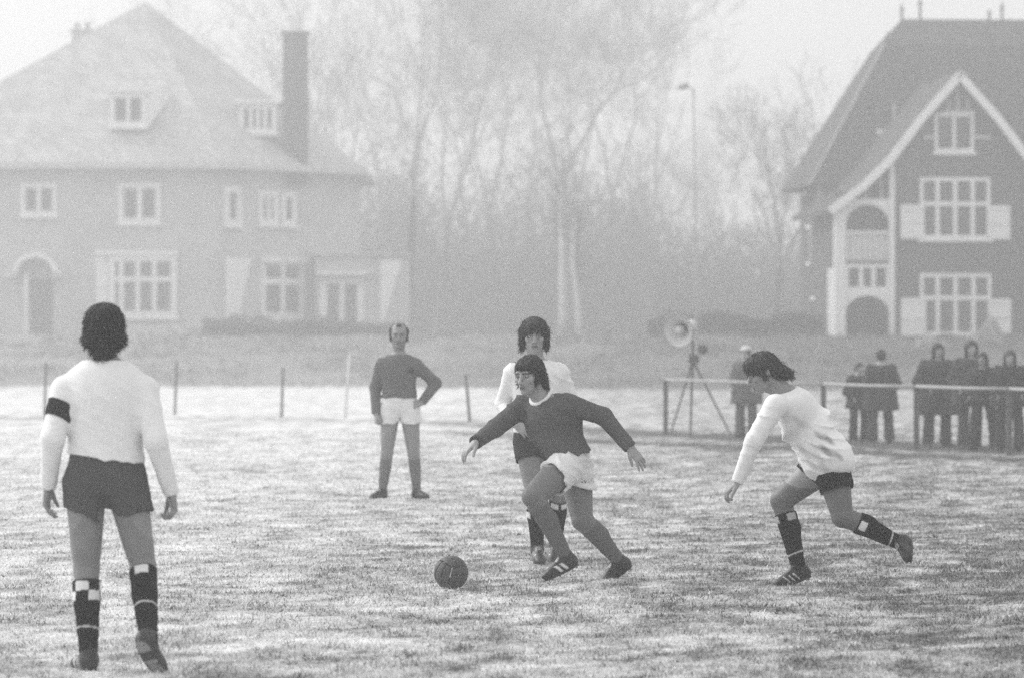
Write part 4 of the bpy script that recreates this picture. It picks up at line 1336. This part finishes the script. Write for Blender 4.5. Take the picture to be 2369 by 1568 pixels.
# ------------------------------------------------------------------ horn loudspeaker on a tripod
def loudspeaker():
    Y = 70.5; o = pt(1597, 1008, Y); o[2] = float(ground_z(o[0], o[1]))
    root = empty("loudspeaker", o); tag(root, "pale horn loudspeaker on a dark tripod by the rail fence", "loudspeaker")
    r = lambda u, v, dy=0: pt(u, v, Y + dy) - o
    head = r(1603, 826)
    MB().tube([head + V3(0, 0, .22), head, r(1597, 1006, -.1)], [.022, .024, .016], 8).build("pole", M['dark_metal'], root, True)
    for u, v, dy in ((1551, 984, 1.0), (1690, 982, .9)):
        f = r(u, v, dy); f[2] = float(ground_z(f[0] + o[0], f[1] + o[1])) - o[2]
        MB().tube([head - V3(0, 0, .05), f], [.020, .014], 8).build("leg", M['dark_metal'], root, True)
    MB().box(head[0] - .07, head[0] + .10, head[1] - .06, head[1] + .06, head[2] - .10, head[2] + .04).build("bracket", M['dark_metal'], root)
    # horn: axis towards the viewer's left
    c = r(1568, 766, -.12); ax = unit(V3(-.50, -.83, -.22))
    prof = [(.00, .285), (.012, .268), (.05, .215), (.12, .140), (.20, .085), (.30, .058), (.38, .050)]
    sx = unit(np.cross(V3(0, 0, 1), ax)); sy = np.cross(ax, sx); n = 28
    V = []; F = []
    for k, (dd, rr) in enumerate(prof + [(a + .012, b - .006) for a, b in prof[::-1]]):
        for i in range(n):
            t = 2 * math.pi * i / n; V.append(c - ax * dd + rr * (math.cos(t) * sx + math.sin(t) * sy))
    m = len(prof) * 2
    for k in range(m - 1):
        for i in range(n): F.append((k * n + i, k * n + (i + 1) % n, (k + 1) * n + (i + 1) % n, (k + 1) * n + i))
    mb = MB(); mb.add(V, F); mb.build("horn", M['pale_metal'], root, True)
    MB().tube([c - ax * (-.005) + .286 * (math.cos(2 * math.pi * i / 24) * sx + math.sin(2 * math.pi * i / 24) * sy) for i in range(25)], [.014] * 25, 6).build("rim", M['grey_metal'], root, True)
    MB().tube([c - ax * .02, c - ax * .10, c - ax * .24], [.075, .06, .05], 16).build("reflector", M['pale_metal'], root, True)
    MB().tube([c - ax * .34, c - ax * .36, c - ax * .50, c - ax * .52], [.07, .085, .085, .06], 16).build("driver", M['pale_metal'], root, True)
    MB().tube([c - ax * .40 - V3(0, 0, .04), head + V3(0, 0, .20)], [.022, .022], 8).build("yoke", M['dark_metal'], root, True)
    p = r(1627, 808, -.05); MB().tube([p + V3(-.02, -.08, 0), p + V3(.02, .08, 0)], [.075, .07], 14).build("side_drum", M['dark_metal'], root, True)
loudspeaker()
# ------------------------------------------------------------------ the five players
def P_at(Y):
    return lambda u, v, dy=0.0: pt(u, v, Y + dy)
UP = V3(0, 0, 1)

# ---- captain, seen from behind at the left
def player_back():
    p = P_at(20.56)
    J = dict(head=p(243, 757, .02), neck=p(243, 828), pelvis=p(243, 1090),
             sh_a=p(151, 898, .0), el_a=p(122, 1008, -.10), wr_a=p(112, 1122, .02),
             sh_b=p(334, 898, .0), el_b=p(360, 1012, -.09), wr_b=p(397, 1136, .03),
             hip_a=p(198, 1112), kn_a=p(200, 1312, .05), an_a=p(205, 1503, -.04),
             hip_b=p(290, 1112), kn_b=p(331, 1305, .06), an_b=p(343, 1464, -.20),
             toe_a=(-.38, .92, 0), upf_a=(0, 0, 1), toe_b=(.40, .56, -.72), upf_b=(.22, .80, .56))
    f = Fig("person", "captain seen from behind in white jersey with black armband and dark shorts", "person", J, (.05, 1, 0), ((.06, 1, -.04), UP, 1.0), sc=1.0, vox=.0060, tsx=1.02)
    hands = dict(a=dict(d=(-.12, .05, -1), back=(-1, .2, .1), thumb=(.7, .6, 0), curl=(.35, .5, .6, .6), thumb_out=.6),
                 b=dict(d=(.15, .1, -1), back=(.9, .3, .1), thumb=(-.3, .9, 0), curl=(.75, .8, .85, .9), thumb_out=.3))
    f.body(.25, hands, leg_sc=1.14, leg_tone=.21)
    fd = folds(3, .0075, [(.62, .1, .78), (.5, 0, .86), (.72, 0, .7)], .10)
    def fold(P):
        w = np.clip((p(0, 860)[2] - P[:, 2]) / .12, 0, 1)
        return fd(P) * (.15 + .85 * w)
    def band(v, t):
        a, b = f.J['sh_a'], f.J['el_a']; d = unit(b - a); L = np.linalg.norm(b - a)
        return t
    sh = f.shirt(.80, p(243, 1058), (-.13, 0, -1), grow=.012, sleeve=(.066, .055, .036), fold=fold, rx=[.14, .175, .176, .168, .166, .176, .174, .15, .085], ry=[.1, .125, .128, .12, .12, .126, .115, .09, .06])
    # armband
    a, b = f.J['sh_a'], f.J['el_a']; d = unit(b - a)
    S = Sdf(); S.cone(lerp(a, b, .10), lerp(a, b, .90), .0715, .0650, .01, clips=[(lerp(a, b, .30), -unit(d + V3(-.18, 0, 0))), (lerp(a, b, .62), unit(d + V3(-.18, 0, 0)))])
    S.disp = lambda P: .002 * np.sin(P[:, 2] * 90 + P[:, 0] * 40)
    v, q = S.mesh(.005); f.own(mesh_obj("armband", v, q, M['cloth'], f.root, True, np.full(len(v), .03)))
    f.collar(.80, r=.060, tube=.008, up=-.004, drop=.0)
    fs = folds(9, .007, [(.7, 0, .7), (1, .2, .1), (-.6, 0, .8)], .09)
    f.shorts(.082, frac=(.37, .37), r=(.100, .103), fold=fs, flare_n=[(-.40, 0, -1), (.17, 0, -1)], top=.26, grow=.016, notch=.01)
    f.sock('a', top=.16, checks=2, phase=.04, band=.72, tone=.016)
    f.sock('b', top=.10, checks=1, phase=.08, band=.62, tone=.016)
    f.boot('a', stripes=3, tone=.025, lace=.5); f.boot('b', stripes=0, tone=.03)
    def hair(s, F):
        s.ell(F(0, -.022, .030), (.095, .106, .098), .03, F.m)
        s.ell(F(0, -.028, -.045), (.107, .092, .060), .025, F.m)
        s.cone(F(.0, -.050, -.080), F(0, -.052, -.112), .060, .054, .012)
        s.ell(F(0, .115, -.06), (.068, .09, .095), .02, F.m, 's')
    f.hair(hair, .016, seed=2, strands=3600, length=.034)
    return f

# ---- watching player with a hand on his hip, far off
def player_far():
    p = P_at(42.7)
    J = dict(head=p(923, 774, -.02), neck=p(922, 818), pelvis=p(924, 934),
             sh_a=p(884, 842), el_a=p(868, 894, .06), wr_a=p(870, 955, -.06),
             sh_b=p(963, 842), el_b=p(1008, 884, .08), wr_b=p(976, 928, -.06),
             hip_a=p(903, 946), kn_a=p(895, 1046, -.03), an_a=p(885, 1130, .02),
             hip_b=p(947, 946), kn_b=p(957, 1046, -.03), an_b=p(964, 1130, .02),
             toe_a=(-.55, -.83, 0), upf_a=(0, 0, 1), toe_b=(.55, -.83, 0), upf_b=(0, 0, 1))
    f = Fig("person", "balding player standing far back with one hand on his hip", "person", J, (0, -1, 0), ((0, -1, -.06), UP, 1.05), vox=.008, tsx=1.02)
    hands = dict(a=dict(d=(.05, -.3, -1), back=(-.9, -.3, 0), thumb=(.2, -1, 0), curl=(1.0, 1.05, 1.1, 1.15), thumb_out=.15),
                 b=dict(d=(-.92, -.25, -.25), back=(.1, -.9, .4), thumb=(.1, -.2, 1), curl=(.25, .3, .35, .4), spread=.14))
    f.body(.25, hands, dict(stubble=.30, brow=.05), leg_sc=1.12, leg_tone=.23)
    f.shirt(.125, p(924, 919), (0, 0, -1), grow=.016, sleeve=(.064, .056, .042), fold=folds(5, .010, [(.6, 0, .8), (.3, 0, 1), (-.6, 0, .8)], .09))
    b = Sdf(); c = p(952, 857, -.160)
    b.ell(c, (.024, .010, .033), .005); v, q = b.mesh(.005)
    f.own(mesh_obj("badge", v, q, M['cloth'], f.root, True, np.full(len(v), .035)))
    f.collar(.16, r=.062, tube=.009)
    f.shorts(.72, frac=(.32, .32), r=(.100, .112), fold=folds(15, .009, [(1, 0, .3), (.5, 0, 1)], .08), top=.2, flare_n=[(-.02, 0, -1), (.02, 0, -1)], notch=.05)
    for k in 'ab':
        f.sock(k, top=.13, tone=.15, checks=0, grow=.003)
        f.boot(k, stripes=0, tone=.014, studs=False)
    def hair(s, F):
        for sd in (-1, 1):
            s.cone(F(sd * .078, -.02, .055), F(sd * .082, .0, -.050), .020, .014, .02)
            s.cone(F(sd * .068, -.03, .065), F(sd * .04, -.03, .108), .016, .013, .02)
        s.ell(F(0, .004, .098), (.036, .064, .022), .02, F.m)
        s.ell(F(0, -.055, .02), (.078, .065, .085), .02, F.m)
    f.hair(hair, .035, seed=4, strands=0, vox=.006)
    return f

# ---- white-jerseyed player behind the man on the ball
def player_behind():
    p = P_at(30.4)
    J = dict(head=p(1236, 772, -.04), neck=p(1238, 832), pelvis=p(1246, 1002),
             sh_a=p(1187, 860), el_a=p(1163, 930, .10), wr_a=p(1193, 975, -.10),
             sh_b=p(1293, 860), el_b=p(1327, 932, .08), wr_b=p(1318, 1000, -.10),
             hip_a=p(1222, 1020), kn_a=p(1238, 1142, -.10), an_a=p(1243, 1258, -.02),
             hip_b=p(1276, 1020), kn_b=p(1294, 1142, -.02), an_b=p(1285, 1246, .16),
             toe_a=(.10, -.96, -.25), upf_a=(0, -.2, 1), toe_b=(-.1, -.8, -.6), upf_b=(0, -.6, .8))
    f = Fig("person", "player in white jersey and dark shorts half hidden behind the running man", "person", J, (0, -1, 0), ((.02, -1, -.10), UP, 1.02), vox=.0066)
    hands = dict(a=dict(d=(.75, -.35, -.6), back=(-.2, -.85, .3), thumb=(.2, .2, 1), curl=(.45, .5, .5, .55)),
                 b=dict(d=(-.2, -.6, -.8), back=(.8, -.4, .2), thumb=(-.3, -.5, .6), curl=(.6, .6, .6, .6)))
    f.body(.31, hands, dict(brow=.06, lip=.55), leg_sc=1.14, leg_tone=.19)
    fd = folds(23, .010, [(.1, 0, 1), (.2, 0, 1), (.5, 0, .9)], .075)
    f.shirt(.80, p(1246, 1000), (0, 0, -1), grow=.014, sleeve=(.066, .054, .040), fold=fd)
    f.collar(.72, r=.064, tube=.009, up=.0, drop=.035)
    f.shorts(.045, frac=(.34, .36), r=(.10, .106), fold=folds(25, .007, [(1, 0, .5), (.3, 0, 1)], .08), top=.25)
    f.sock('a', top=.30, checks=1, phase=.1, tone=.014); f.sock('b', top=.10, checks=1, phase=.15, tone=.014, ncol=5)
    f.boot('a', stripes=3, tone=.03, stripe_w=.010); f.boot('b', stripes=3, tone=.03, stripe_w=.010)
    def hair(s, F):
        s.ell(F(0, -.016, .036), (.097, .110, .094), .03, F.m)
        s.ell(F(0, -.045, -.035), (.100, .078, .075), .03, F.m)
        for sd in (-1, 1):
            s.cone(F(sd * .080, .012, .035), F(sd * .088, .006, -.098), .030, .016, .02)
        s.ell(F(0, .066, .062), (.064, .034, .034), .02, F.m)
        s.ell(F(.0, .125, -.034), (.064, .068, .066), .012, F.m, 's')
        s.ell(F(0, .10, -.10), (.07, .09, .05), .012, F.m, 's')
    f.hair(hair, .028, seed=6, strands=2600, length=.034)
    return f

# ---- the man on the ball
def player_ball():
    p = P_at(28.2)
    fw = V3(-.72, -.69, 0)
    J = dict(head=p(1224, 863, -.10), neck=p(1258, 922, -.03), pelvis=p(1322, 1062, .02),
             sh_a=p(1210, 936, .10), el_a=p(1147, 985, -.06), wr_a=p(1100, 1019, -.26),
             sh_b=p(1312, 932, -.12), el_b=p(1396, 958, -.02), wr_b=p(1459, 1032, -.10),
             hip_a=p(1304, 1080, -.12), kn_a=p(1232, 1146, -.40), an_a=p(1309, 1281, -.28),
             hip_b=p(1330, 1078, .10), kn_b=p(1348, 1200, -.02), an_b=p(1430, 1290, .16),
             toe_a=(-.86, -.30, -.40), upf_a=(-.36, -.12, .92), toe_b=(-.80, -.18, -.56), upf_b=(-.52, -.12, .84),
             fwd_a=(-.9, -.4, 0), fwd_b=(-.75, -.3, -.3))
    f = Fig("person", "dark-jerseyed player in white shorts running at the ball, arms spread", "person", J, fw, ((-.56, -.82, -.16), V3(-.10, -.08, 1), 1.03), vox=.0058, tsx=1.03, bend=.0)
    hands = dict(a=dict(d=(-.68, -.35, -.60), back=(-.35, -.25, .85), thumb=(.5, -.6, -.5), curl=(.30, .34, .38, .42), spread=.10, thumb_out=.45),
                 b=dict(d=(.60, -.1, -.78), back=(.5, -.75, .45), thumb=(-.6, -.3, -.5), curl=(.16, .14, .16, .22), spread=.22, thumb_out=.2))
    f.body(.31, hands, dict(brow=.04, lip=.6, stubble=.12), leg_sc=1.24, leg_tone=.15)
    fd = folds(33, .013, [(.8, .2, .6), (.6, -.3, .8), (.3, 0, 1)], .075)
    hem_c = p(1318, 1054)
    f.shirt(.092, hem_c, unit(V3(.26, 0, -.97)), grow=.022, sleeve=(.070, .058, .041), fold=fd, ts=T_TS, rx=[.13, .165, .168, .158, .160, .172, .172, .15, .085])
    f.collar(.78, r=.076, tube=.0135, up=.042, tilt=unit(V3(-.45, -.36, .82)), drop=.02)
    # rolled cuff
    d = unit(f.J['wr_a'] - f.J['el_a']); S = Sdf(); e = lerp(f.J['el_a'], f.J['wr_a'], .97)
    S.cone(e - d * .02, e + d * .012, .046, .047, .01, clips=[(e + d * .014, d), (e - d * .02, -d)])
    v, q = S.mesh(.005); f.own(mesh_obj("cuff", v, q, M['cloth'], f.root, True, np.full(len(v), .05)))
    f.shorts(.74, frac=(.34, .34), r=(.100, .104), fold=folds(35, .012, [(.3, .2, 1), (.8, 0, .6)], .075), top=.10, grow=.004,
             flare_n=[V3(-.72, -.5, -.35), V3(-.35, 0, -.9)])
    f.sock('a', top=.16, tone=.125, grow=.003); f.sock('b', top=.16, tone=.125, grow=.003)
    f.boot('a', stripes=2, stripe_w=.022, tone=.014); f.boot('b', stripes=0, tone=.012)
    def hair(s, F):
        s.ell(F(0, -.020, .038), (.088, .106, .092), .03, F.m)
        s.ell(F(-.01, .055, .074), (.060, .046, .030), .02, F.m)
        s.ell(F(0, -.060, -.01), (.082, .062, .07), .03, F.m)
        for sd in (-1, 1):
            s.cone(F(sd * .076, .012, .03), F(sd * .070, .030, -.062), .017, .009, .015)
            s.cone(F(sd * .072, -.030, .02), F(sd * .062, -.070, -.080), .036, .032, .02)
            s.cone(F(sd * .078, -.004, .03), F(sd * .076, -.020, -.030), .020, .016, .02)
        s.cone(F(-.02, -.085, -.03), F(-.02, -.130, -.098), .050, .028, .02)
        s.cone(F(.02, -.085, -.03), F(.02, -.130, -.098), .050, .028, .02)
        s.ell(F(.0, .125, -.01), (.062, .062, .070), .010, F.m, 's')
    f.hair(hair, .011, seed=8, strands=2200, length=.030)
    return f

# ---- chasing player at the right, bent forward
def player_chasing():
    p = P_at(27.5)
    fw = V3(-1, -.05, 0)
    J = dict(head=p(1764, 857, -.02), neck=p(1820, 905, .0), pelvis=p(1910, 1052, .0),
             sh_a=p(1794, 934, -.18), el_a=p(1744, 1016, -.24), wr_a=p(1705, 1112, -.20),
             sh_b=p(1816, 930, .18), el_b=p(1868, 1000, .22), wr_b=p(1866, 1040, .06),
             hip_a=p(1908, 1072, .055), kn_a=p(1806, 1156, .16), an_a=p(1848, 1306, .12),
             hip_b=p(1924, 1072, -.055), kn_b=p(1950, 1192, -.14), an_b=p(2075, 1248, -.10),
             toe_a=(-.93, -.10, -.32), upf_a=(-.30, 0, .95), toe_b=(-.05, -.86, -.50), upf_b=(-.97, -.05, .15),
             fwd_a=(-1, 0, 0), fwd_b=(-.9, 0, -.5))
    f = Fig("person", "shaggy-haired player in white jersey chasing at the right, bent forward", "person", J, fw, ((-.90, -.14, -.40), V3(-.40, 0, .90), 1.02), vox=.0062, bend=-.040, tsy=1.0)
    hands = dict(a=dict(d=(-.62, -.05, -.55), back=(-.62, -.2, .75), thumb=(-.1, -1, -.3), curl=(.80, .62, .62, .62), thumb_out=.3),
                 b=dict(d=(-.4, 0, -.9), back=(-.9, 0, .3), thumb=(0, -1, 0), curl=(.5, .5, .5, .5)))
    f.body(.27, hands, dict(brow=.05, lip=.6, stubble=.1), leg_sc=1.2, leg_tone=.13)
    fd0 = folds(43, .017, [(.42, .1, .9), (.30, -.2, .93), (.15, 0, 1)], .055, 2.4)
    fd = lambda P: fd0(P) * np.clip((P[:, 2] - p(1930, 1085)[2]) / .10, .25, 1) * np.clip((np.linalg.norm(P - p(1800, 925, -.12), axis=1) - .12) / .10, .1, 1)
    sp = unit(f.J['pelvis'] - f.J['neck'])
    def mud_fold_shade(v, t):  # mud smudges, with shade of the folds painted into the shirt tone
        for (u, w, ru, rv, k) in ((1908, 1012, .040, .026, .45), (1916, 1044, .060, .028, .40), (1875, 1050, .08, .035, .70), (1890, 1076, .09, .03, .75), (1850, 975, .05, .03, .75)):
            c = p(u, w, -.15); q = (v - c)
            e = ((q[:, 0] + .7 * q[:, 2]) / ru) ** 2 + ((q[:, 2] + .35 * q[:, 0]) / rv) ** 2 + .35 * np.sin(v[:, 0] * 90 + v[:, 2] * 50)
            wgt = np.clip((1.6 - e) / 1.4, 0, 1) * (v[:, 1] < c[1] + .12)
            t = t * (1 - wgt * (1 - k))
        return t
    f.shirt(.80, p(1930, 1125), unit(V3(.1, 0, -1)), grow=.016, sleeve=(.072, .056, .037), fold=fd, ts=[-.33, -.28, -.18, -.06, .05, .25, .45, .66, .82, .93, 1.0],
            rx=[.14, .175, .200, .204, .190, .165, .156, .170, .174, .15, .085], ry=[.060, .100, .135, .150, .146, .124, .112, .122, .118, .092, .062], paint=mud_fold_shade)
    f.shorts(.012, frac=(.34, .50), r=(.086, .106), fold=folds(45, .006, [(1, 0, .5), (.3, 0, 1)], .08), top=.12, flare_n=[V3(-.65, 0, -.75), None], grow=.004)
    f.sock('a', top=.20, checks=1, phase=.2, band=.80, tone=.010, white=.45); f.sock('b', top=.28, checks=1, phase=.12, band=.88, tone=.010, ncol=7)
    f.boot('a', stripes=3, stripe_w=.006, tone=.012, lace=.1); f.boot('b', stripes=0, tone=.012)
    def hair(s, F):
        s.ell(F(0, -.014, .042), (.092, .106, .090), .03, F.m)
        s.ell(F(0, .050, .078), (.062, .046, .032), .02, F.m)
        s.ell(F(0, -.066, -.010), (.084, .060, .066), .03, F.m)
        for sd in (-1, 1):
            s.cone(F(sd * .080, .02, .04), F(sd * .074, .012, -.045), .022, .010, .015)
        s.cone(F(0, -.085, -.03), F(0, -.150, -.075), .064, .034, .02)
        for sd in (-1, 1): s.cone(F(sd * .05, -.06, -.01), F(sd * .055, -.125, -.06), .040, .022, .02)
        s.ell(F(.0, .135, -.025), (.085, .075, .078), .010, F.m, 's')
        s.ell(F(0, .06, -.10), (.11, .075, .06), .010, F.m, 's')
    f.hair(hair, .040, seed=11, strands=2600, length=.042)
    return f

def make_ball():
    c = pt(1043.5, 1322, 27.15)
    c[2] = float(ground_z(c[0], c[1])) + .100
    R = .1105
    root = empty("football", (c[0], c[1], c[2] - R))
    tag(root, "dark leather football lying on the frosted grass", "ball")
    # eighteen leather strips, three to each side of a cube, blown up to a sphere
    E = Matrix.Rotation(.5, 3, 'X') @ Matrix.Rotation(.7, 3, 'Z') @ Matrix.Rotation(.3, 3, 'Y')
    E = np.array(E)
    axes = [(0, 1, 2), (1, 2, 0), (2, 0, 1)]
    mat = gray_mat("ball_leather", .065, .55, .2, 40, .25, 150, .35)
    n = 9
    for ax, a1, a2 in axes:
        for sgn in (-1, 1):
            for st in range(3):
                vs = []; g = .045
                for top in (1, 0):
                    for i in range(n):
                        for j in range(n):
                            s1 = -1 + 2 * (st + (g + (1 - 2 * g) * i / (n - 1))) / 3
                            s2 = -1 + 2 * (g / 3 + (1 - 2 * g / 3) * j / (n - 1))
                            p = np.zeros(3); p[ax] = sgn; p[a1] = math.tan(s1 * math.pi / 4); p[a2] = math.tan(s2 * math.pi / 4)
                            edge = min(i, n - 1 - i, j, n - 1 - j)
                            rr = R * (1.0 if edge > 0 else .972) if top else R * .955
                            vs.append(E @ unit(p) * rr)
                fs = []
                for i in range(n - 1):
                    for j in range(n - 1):
                        fs.append((i * n + j, (i + 1) * n + j, (i + 1) * n + j + 1, i * n + j + 1))
                rim = [i * n for i in range(n)] + [(n - 1) * n + j for j in range(1, n)] + [i * n + n - 1 for i in range(n - 2, -1, -1)] + [j for j in range(n - 2, 0, -1)]
                for k in range(len(rim)):
                    x, y = rim[k], rim[(k + 1) % len(rim)]
                    fs.append((x, y, y + n * n, x + n * n))
                mb = MB().add(vs, fs)
                o = mb.build("panel", mat, root, True)
                o.location = (0, 0, R)
    return root

FIGS = [player_back(), player_far(), player_behind(), player_ball(), player_chasing()]
make_ball()
# ------------------------------------------------------------------ spectators behind the rail
def spectator(u, vfoot, vtop, label, facing=(-.3, -1, 0), coat=.06, trousers=.07, skin=.34, hair=.03, coat_len=.52, hood=False, hands_pocket=True, long_hair=False, wide=1.0, hat=None, seed=1, stance=.20, u_off=0, lean=0):
    Y = CAMZ * FPX / (vfoot - 784.0); b = pt(u, vfoot, Y); gz = float(ground_z(b[0], b[1]))
    H = (pt(u, vtop, Y)[2] - gz) / 1.02; k = H / 1.78
    f = unit(facing); rt = unit(np.cross(f, UP)); sgn = 1 if rt[0] > 0 else -1
    rt = rt * sgn                                # towards the picture's right
    q = lambda x, y, z: V3(b[0], b[1], gz) + rt * x * k + f * y * k + UP * z * k + rt * lean * z * k
    J = dict(head=q(0, .03, 1.645), neck=q(0, -.01, 1.47), pelvis=q(0, 0, .96),
             sh_a=q(-.20 * wide, 0, 1.40), el_a=q(-.30 * wide, -.05, 1.12), wr_a=q(-.20, .14, .98),
             sh_b=q(.20 * wide, 0, 1.40), el_b=q(.30 * wide, -.05, 1.12), wr_b=q(.20, .14, .98),
             hip_a=q(-.10, 0, .92), kn_a=q(-.10 - stance * .25, .02, .50), an_a=q(-.08 - stance * .4, 0, .085),
             hip_b=q(.10, 0, .92), kn_b=q(.10 + stance * .25, .02, .50), an_b=q(.08 + stance * .4, -.02, .085),
             toe_a=f - rt * .3, upf_a=UP, toe_b=f + rt * .3, upf_b=UP)
    fig = Fig("person", label, "person", J, f, (f + V3(0, 0, -.05), UP, k), "spectators behind the rail", vox=.013, tsx=k * wide * 1.42, tsy=k * wide * 1.3)
    hd = dict(d=-UP * .6 + f * .6, back=rt, thumb=f, curl=(.7, .7, .7, .7), sc=k)
    fig.body(skin, dict(a=hd, b=dict(hd, back=-rt)), arm_sc=.85 * k, leg_sc=.9 * k)
    hem = q(0, 0, .96 - coat_len)
    ts = [-coat_len / .51 * 1.0 - .02, -.5 * coat_len / .51, -.05, .1, .3, .5, .66, .82, .93, 1.0]
    fig.shirt(coat, hem, -UP, grow=.045 * k, sleeve=(.085 * k, .078 * k, .060 * k), fold=folds(seed, .014, [(.9, 0, .3), (.3, 0, 1)], .11), name="coat",
              ts=ts, rx=[.200, .190, .175, .165, .158, .162, .172, .172, .15, .085], ry=[.150, .145, .130, .118, .112, .115, .122, .115, .09, .062], sh_r=.075 * k)
    S = Sdf()
    for s_ in 'ab':
        a, kn, an = J['hip_' + s_], J['kn_' + s_], J['an_' + s_]
        S.cone(a, kn, .108 * k, .086 * k, .03); S.cone(kn, an, .086 * k, .104 * k, .02, clips=[(an - UP * .03, -UP)])
    S.disp = folds(seed + 50, .010, [(.2, 0, 1), (.6, 0, .7)], .12)
    v, qd = S.mesh(.014); fig.own(mesh_obj("trousers", v, qd, M['cloth'], fig.root, True, np.full(len(v), trousers)))
    for s_ in 'ab':
        o = boot_obj(fig.root, J['an_' + s_], J['toe_' + s_], UP, stripes=0, tone=.03, vox=.011, studs=False, lace=.03, name="shoe"); fig.own(o)
    def hb(s, F):
        z = k
        s.ell(F(0, -.020 * z, .036 * z), (.094 * z, .110 * z, .094 * z), .03, F.m)
        s.ell(F(0, -.045 * z, -.03 * z), (.092 * z, .075 * z, .08 * z), .03, F.m)
        if long_hair:
            for sd in (-1, 1): s.cone(F(sd * .085 * z, .0, .03 * z), F(sd * .090 * z, .0, -.15 * z), .032 * z, .028 * z, .02)
            s.cone(F(0, -.06 * z, -.05 * z), F(0, -.07 * z, -.17 * z), .075 * z, .07 * z, .03)
        if hood:
            s.ell(F(0, -.02 * z, .02 * z), (.115 * z, .125 * z, .135 * z), .03, F.m)
            s.cone(F(0, -.03 * z, -.05 * z), F(0, -.03 * z, -.20 * z), .11 * z, .14 * z, .04)
        s.ell(F(.0, .135 * z, -.03 * z), (.066 * z, .080 * z, .078 * z), .012, F.m, 's')
    o = hair_obj(fig.root, fig.H, hb, coat if hood else hair, seed=seed, vox=.010, strands=0, amp=.002); fig.own(o)
    if hood: o.name = "hood"
    if hat is not None:
        S = Sdf(); F = fig.H; z = k
        S.ell(F(0, -.01 * z, .075 * z), (.100 * z, .118 * z, .075 * z), .02, F.m, clips=[(F(0, 0, .062 * z), -F.m[2])])
        S.cone(F(-.05 * z, .10 * z, .070 * z), F(.05 * z, .10 * z, .070 * z), .022 * z, .022 * z, .02)
        v, qd = S.mesh(.010); fig.own(mesh_obj("cap", v, qd, M['cloth'], fig.root, True, np.full(len(v), hat)))
    return fig

spectator(1727, 1011, 795, "spectator in white cap hidden behind the chasing player's head", coat=.10, trousers=.11, hat=.6, seed=101, facing=(-.5, -1, 0), coat_len=.30, stance=.12)
spectator(1987, 1022, 832, "short dark-coated child leftmost of the group, beside a bulky adult", coat=.045, trousers=.05, seed=102, facing=(.4, -1, 0), coat_len=.22, stance=.15)
spectator(2038, 1024, 800, "bulky spectator in dark coat turned away beside a child", coat=.05, trousers=.055, seed=103, facing=(-.3, 1, 0), coat_len=.35, wide=1.08, stance=.22)
spectator(2168, 1032, 785, "long-haired spectator in long flared dark coat beside the fence post", coat=.05, trousers=.05, seed=104, facing=(.35, -1, 0), coat_len=.42, long_hair=True, wide=1.18, stance=.22)
spectator(2243, 1036, 779, "tallest spectator in dark coat, legs close together behind two others", lean=.015, coat=.06, trousers=.06, seed=105, facing=(.1, -1, 0), coat_len=.25, long_hair=True, stance=.05)
spectator(2278, 1041, 806, "spectator with pale face and dark jacket, second from right edge", coat=.035, trousers=.045, skin=.28, seed=106, facing=(-.45, -1, 0), lean=-.02, coat_len=.10, long_hair=True, stance=.28)
spectator(2336, 1043, 801, "dark-haired spectator cut by the right edge of the picture", coat=.035, trousers=.045, seed=107, facing=(-.1, -1, 0), coat_len=.18, long_hair=True, wide=1.1, stance=.22)
# ------------------------------------------------------------------ winter mist
hz = bpy.data.materials.new("mist"); hz.use_nodes = True
_n = hz.node_tree.nodes; _n.remove(_n["Principled BSDF"])
_v = _n.new("ShaderNodeVolumePrincipled")
_v.inputs["Color"].default_value = (.97, .97, .97, 1)
_v.inputs["Density"].default_value = 0.0039
_v.inputs["Anisotropy"].default_value = 0.72
hz.node_tree.links.new(_v.outputs[0], _n["Material Output"].inputs["Volume"])
haze = MB().box(-170, 170, -45, 340, -1.0, 31.0).build("haze", hz)
tag(haze, "pale winter mist over the whole field", "mist", kind="stuff")
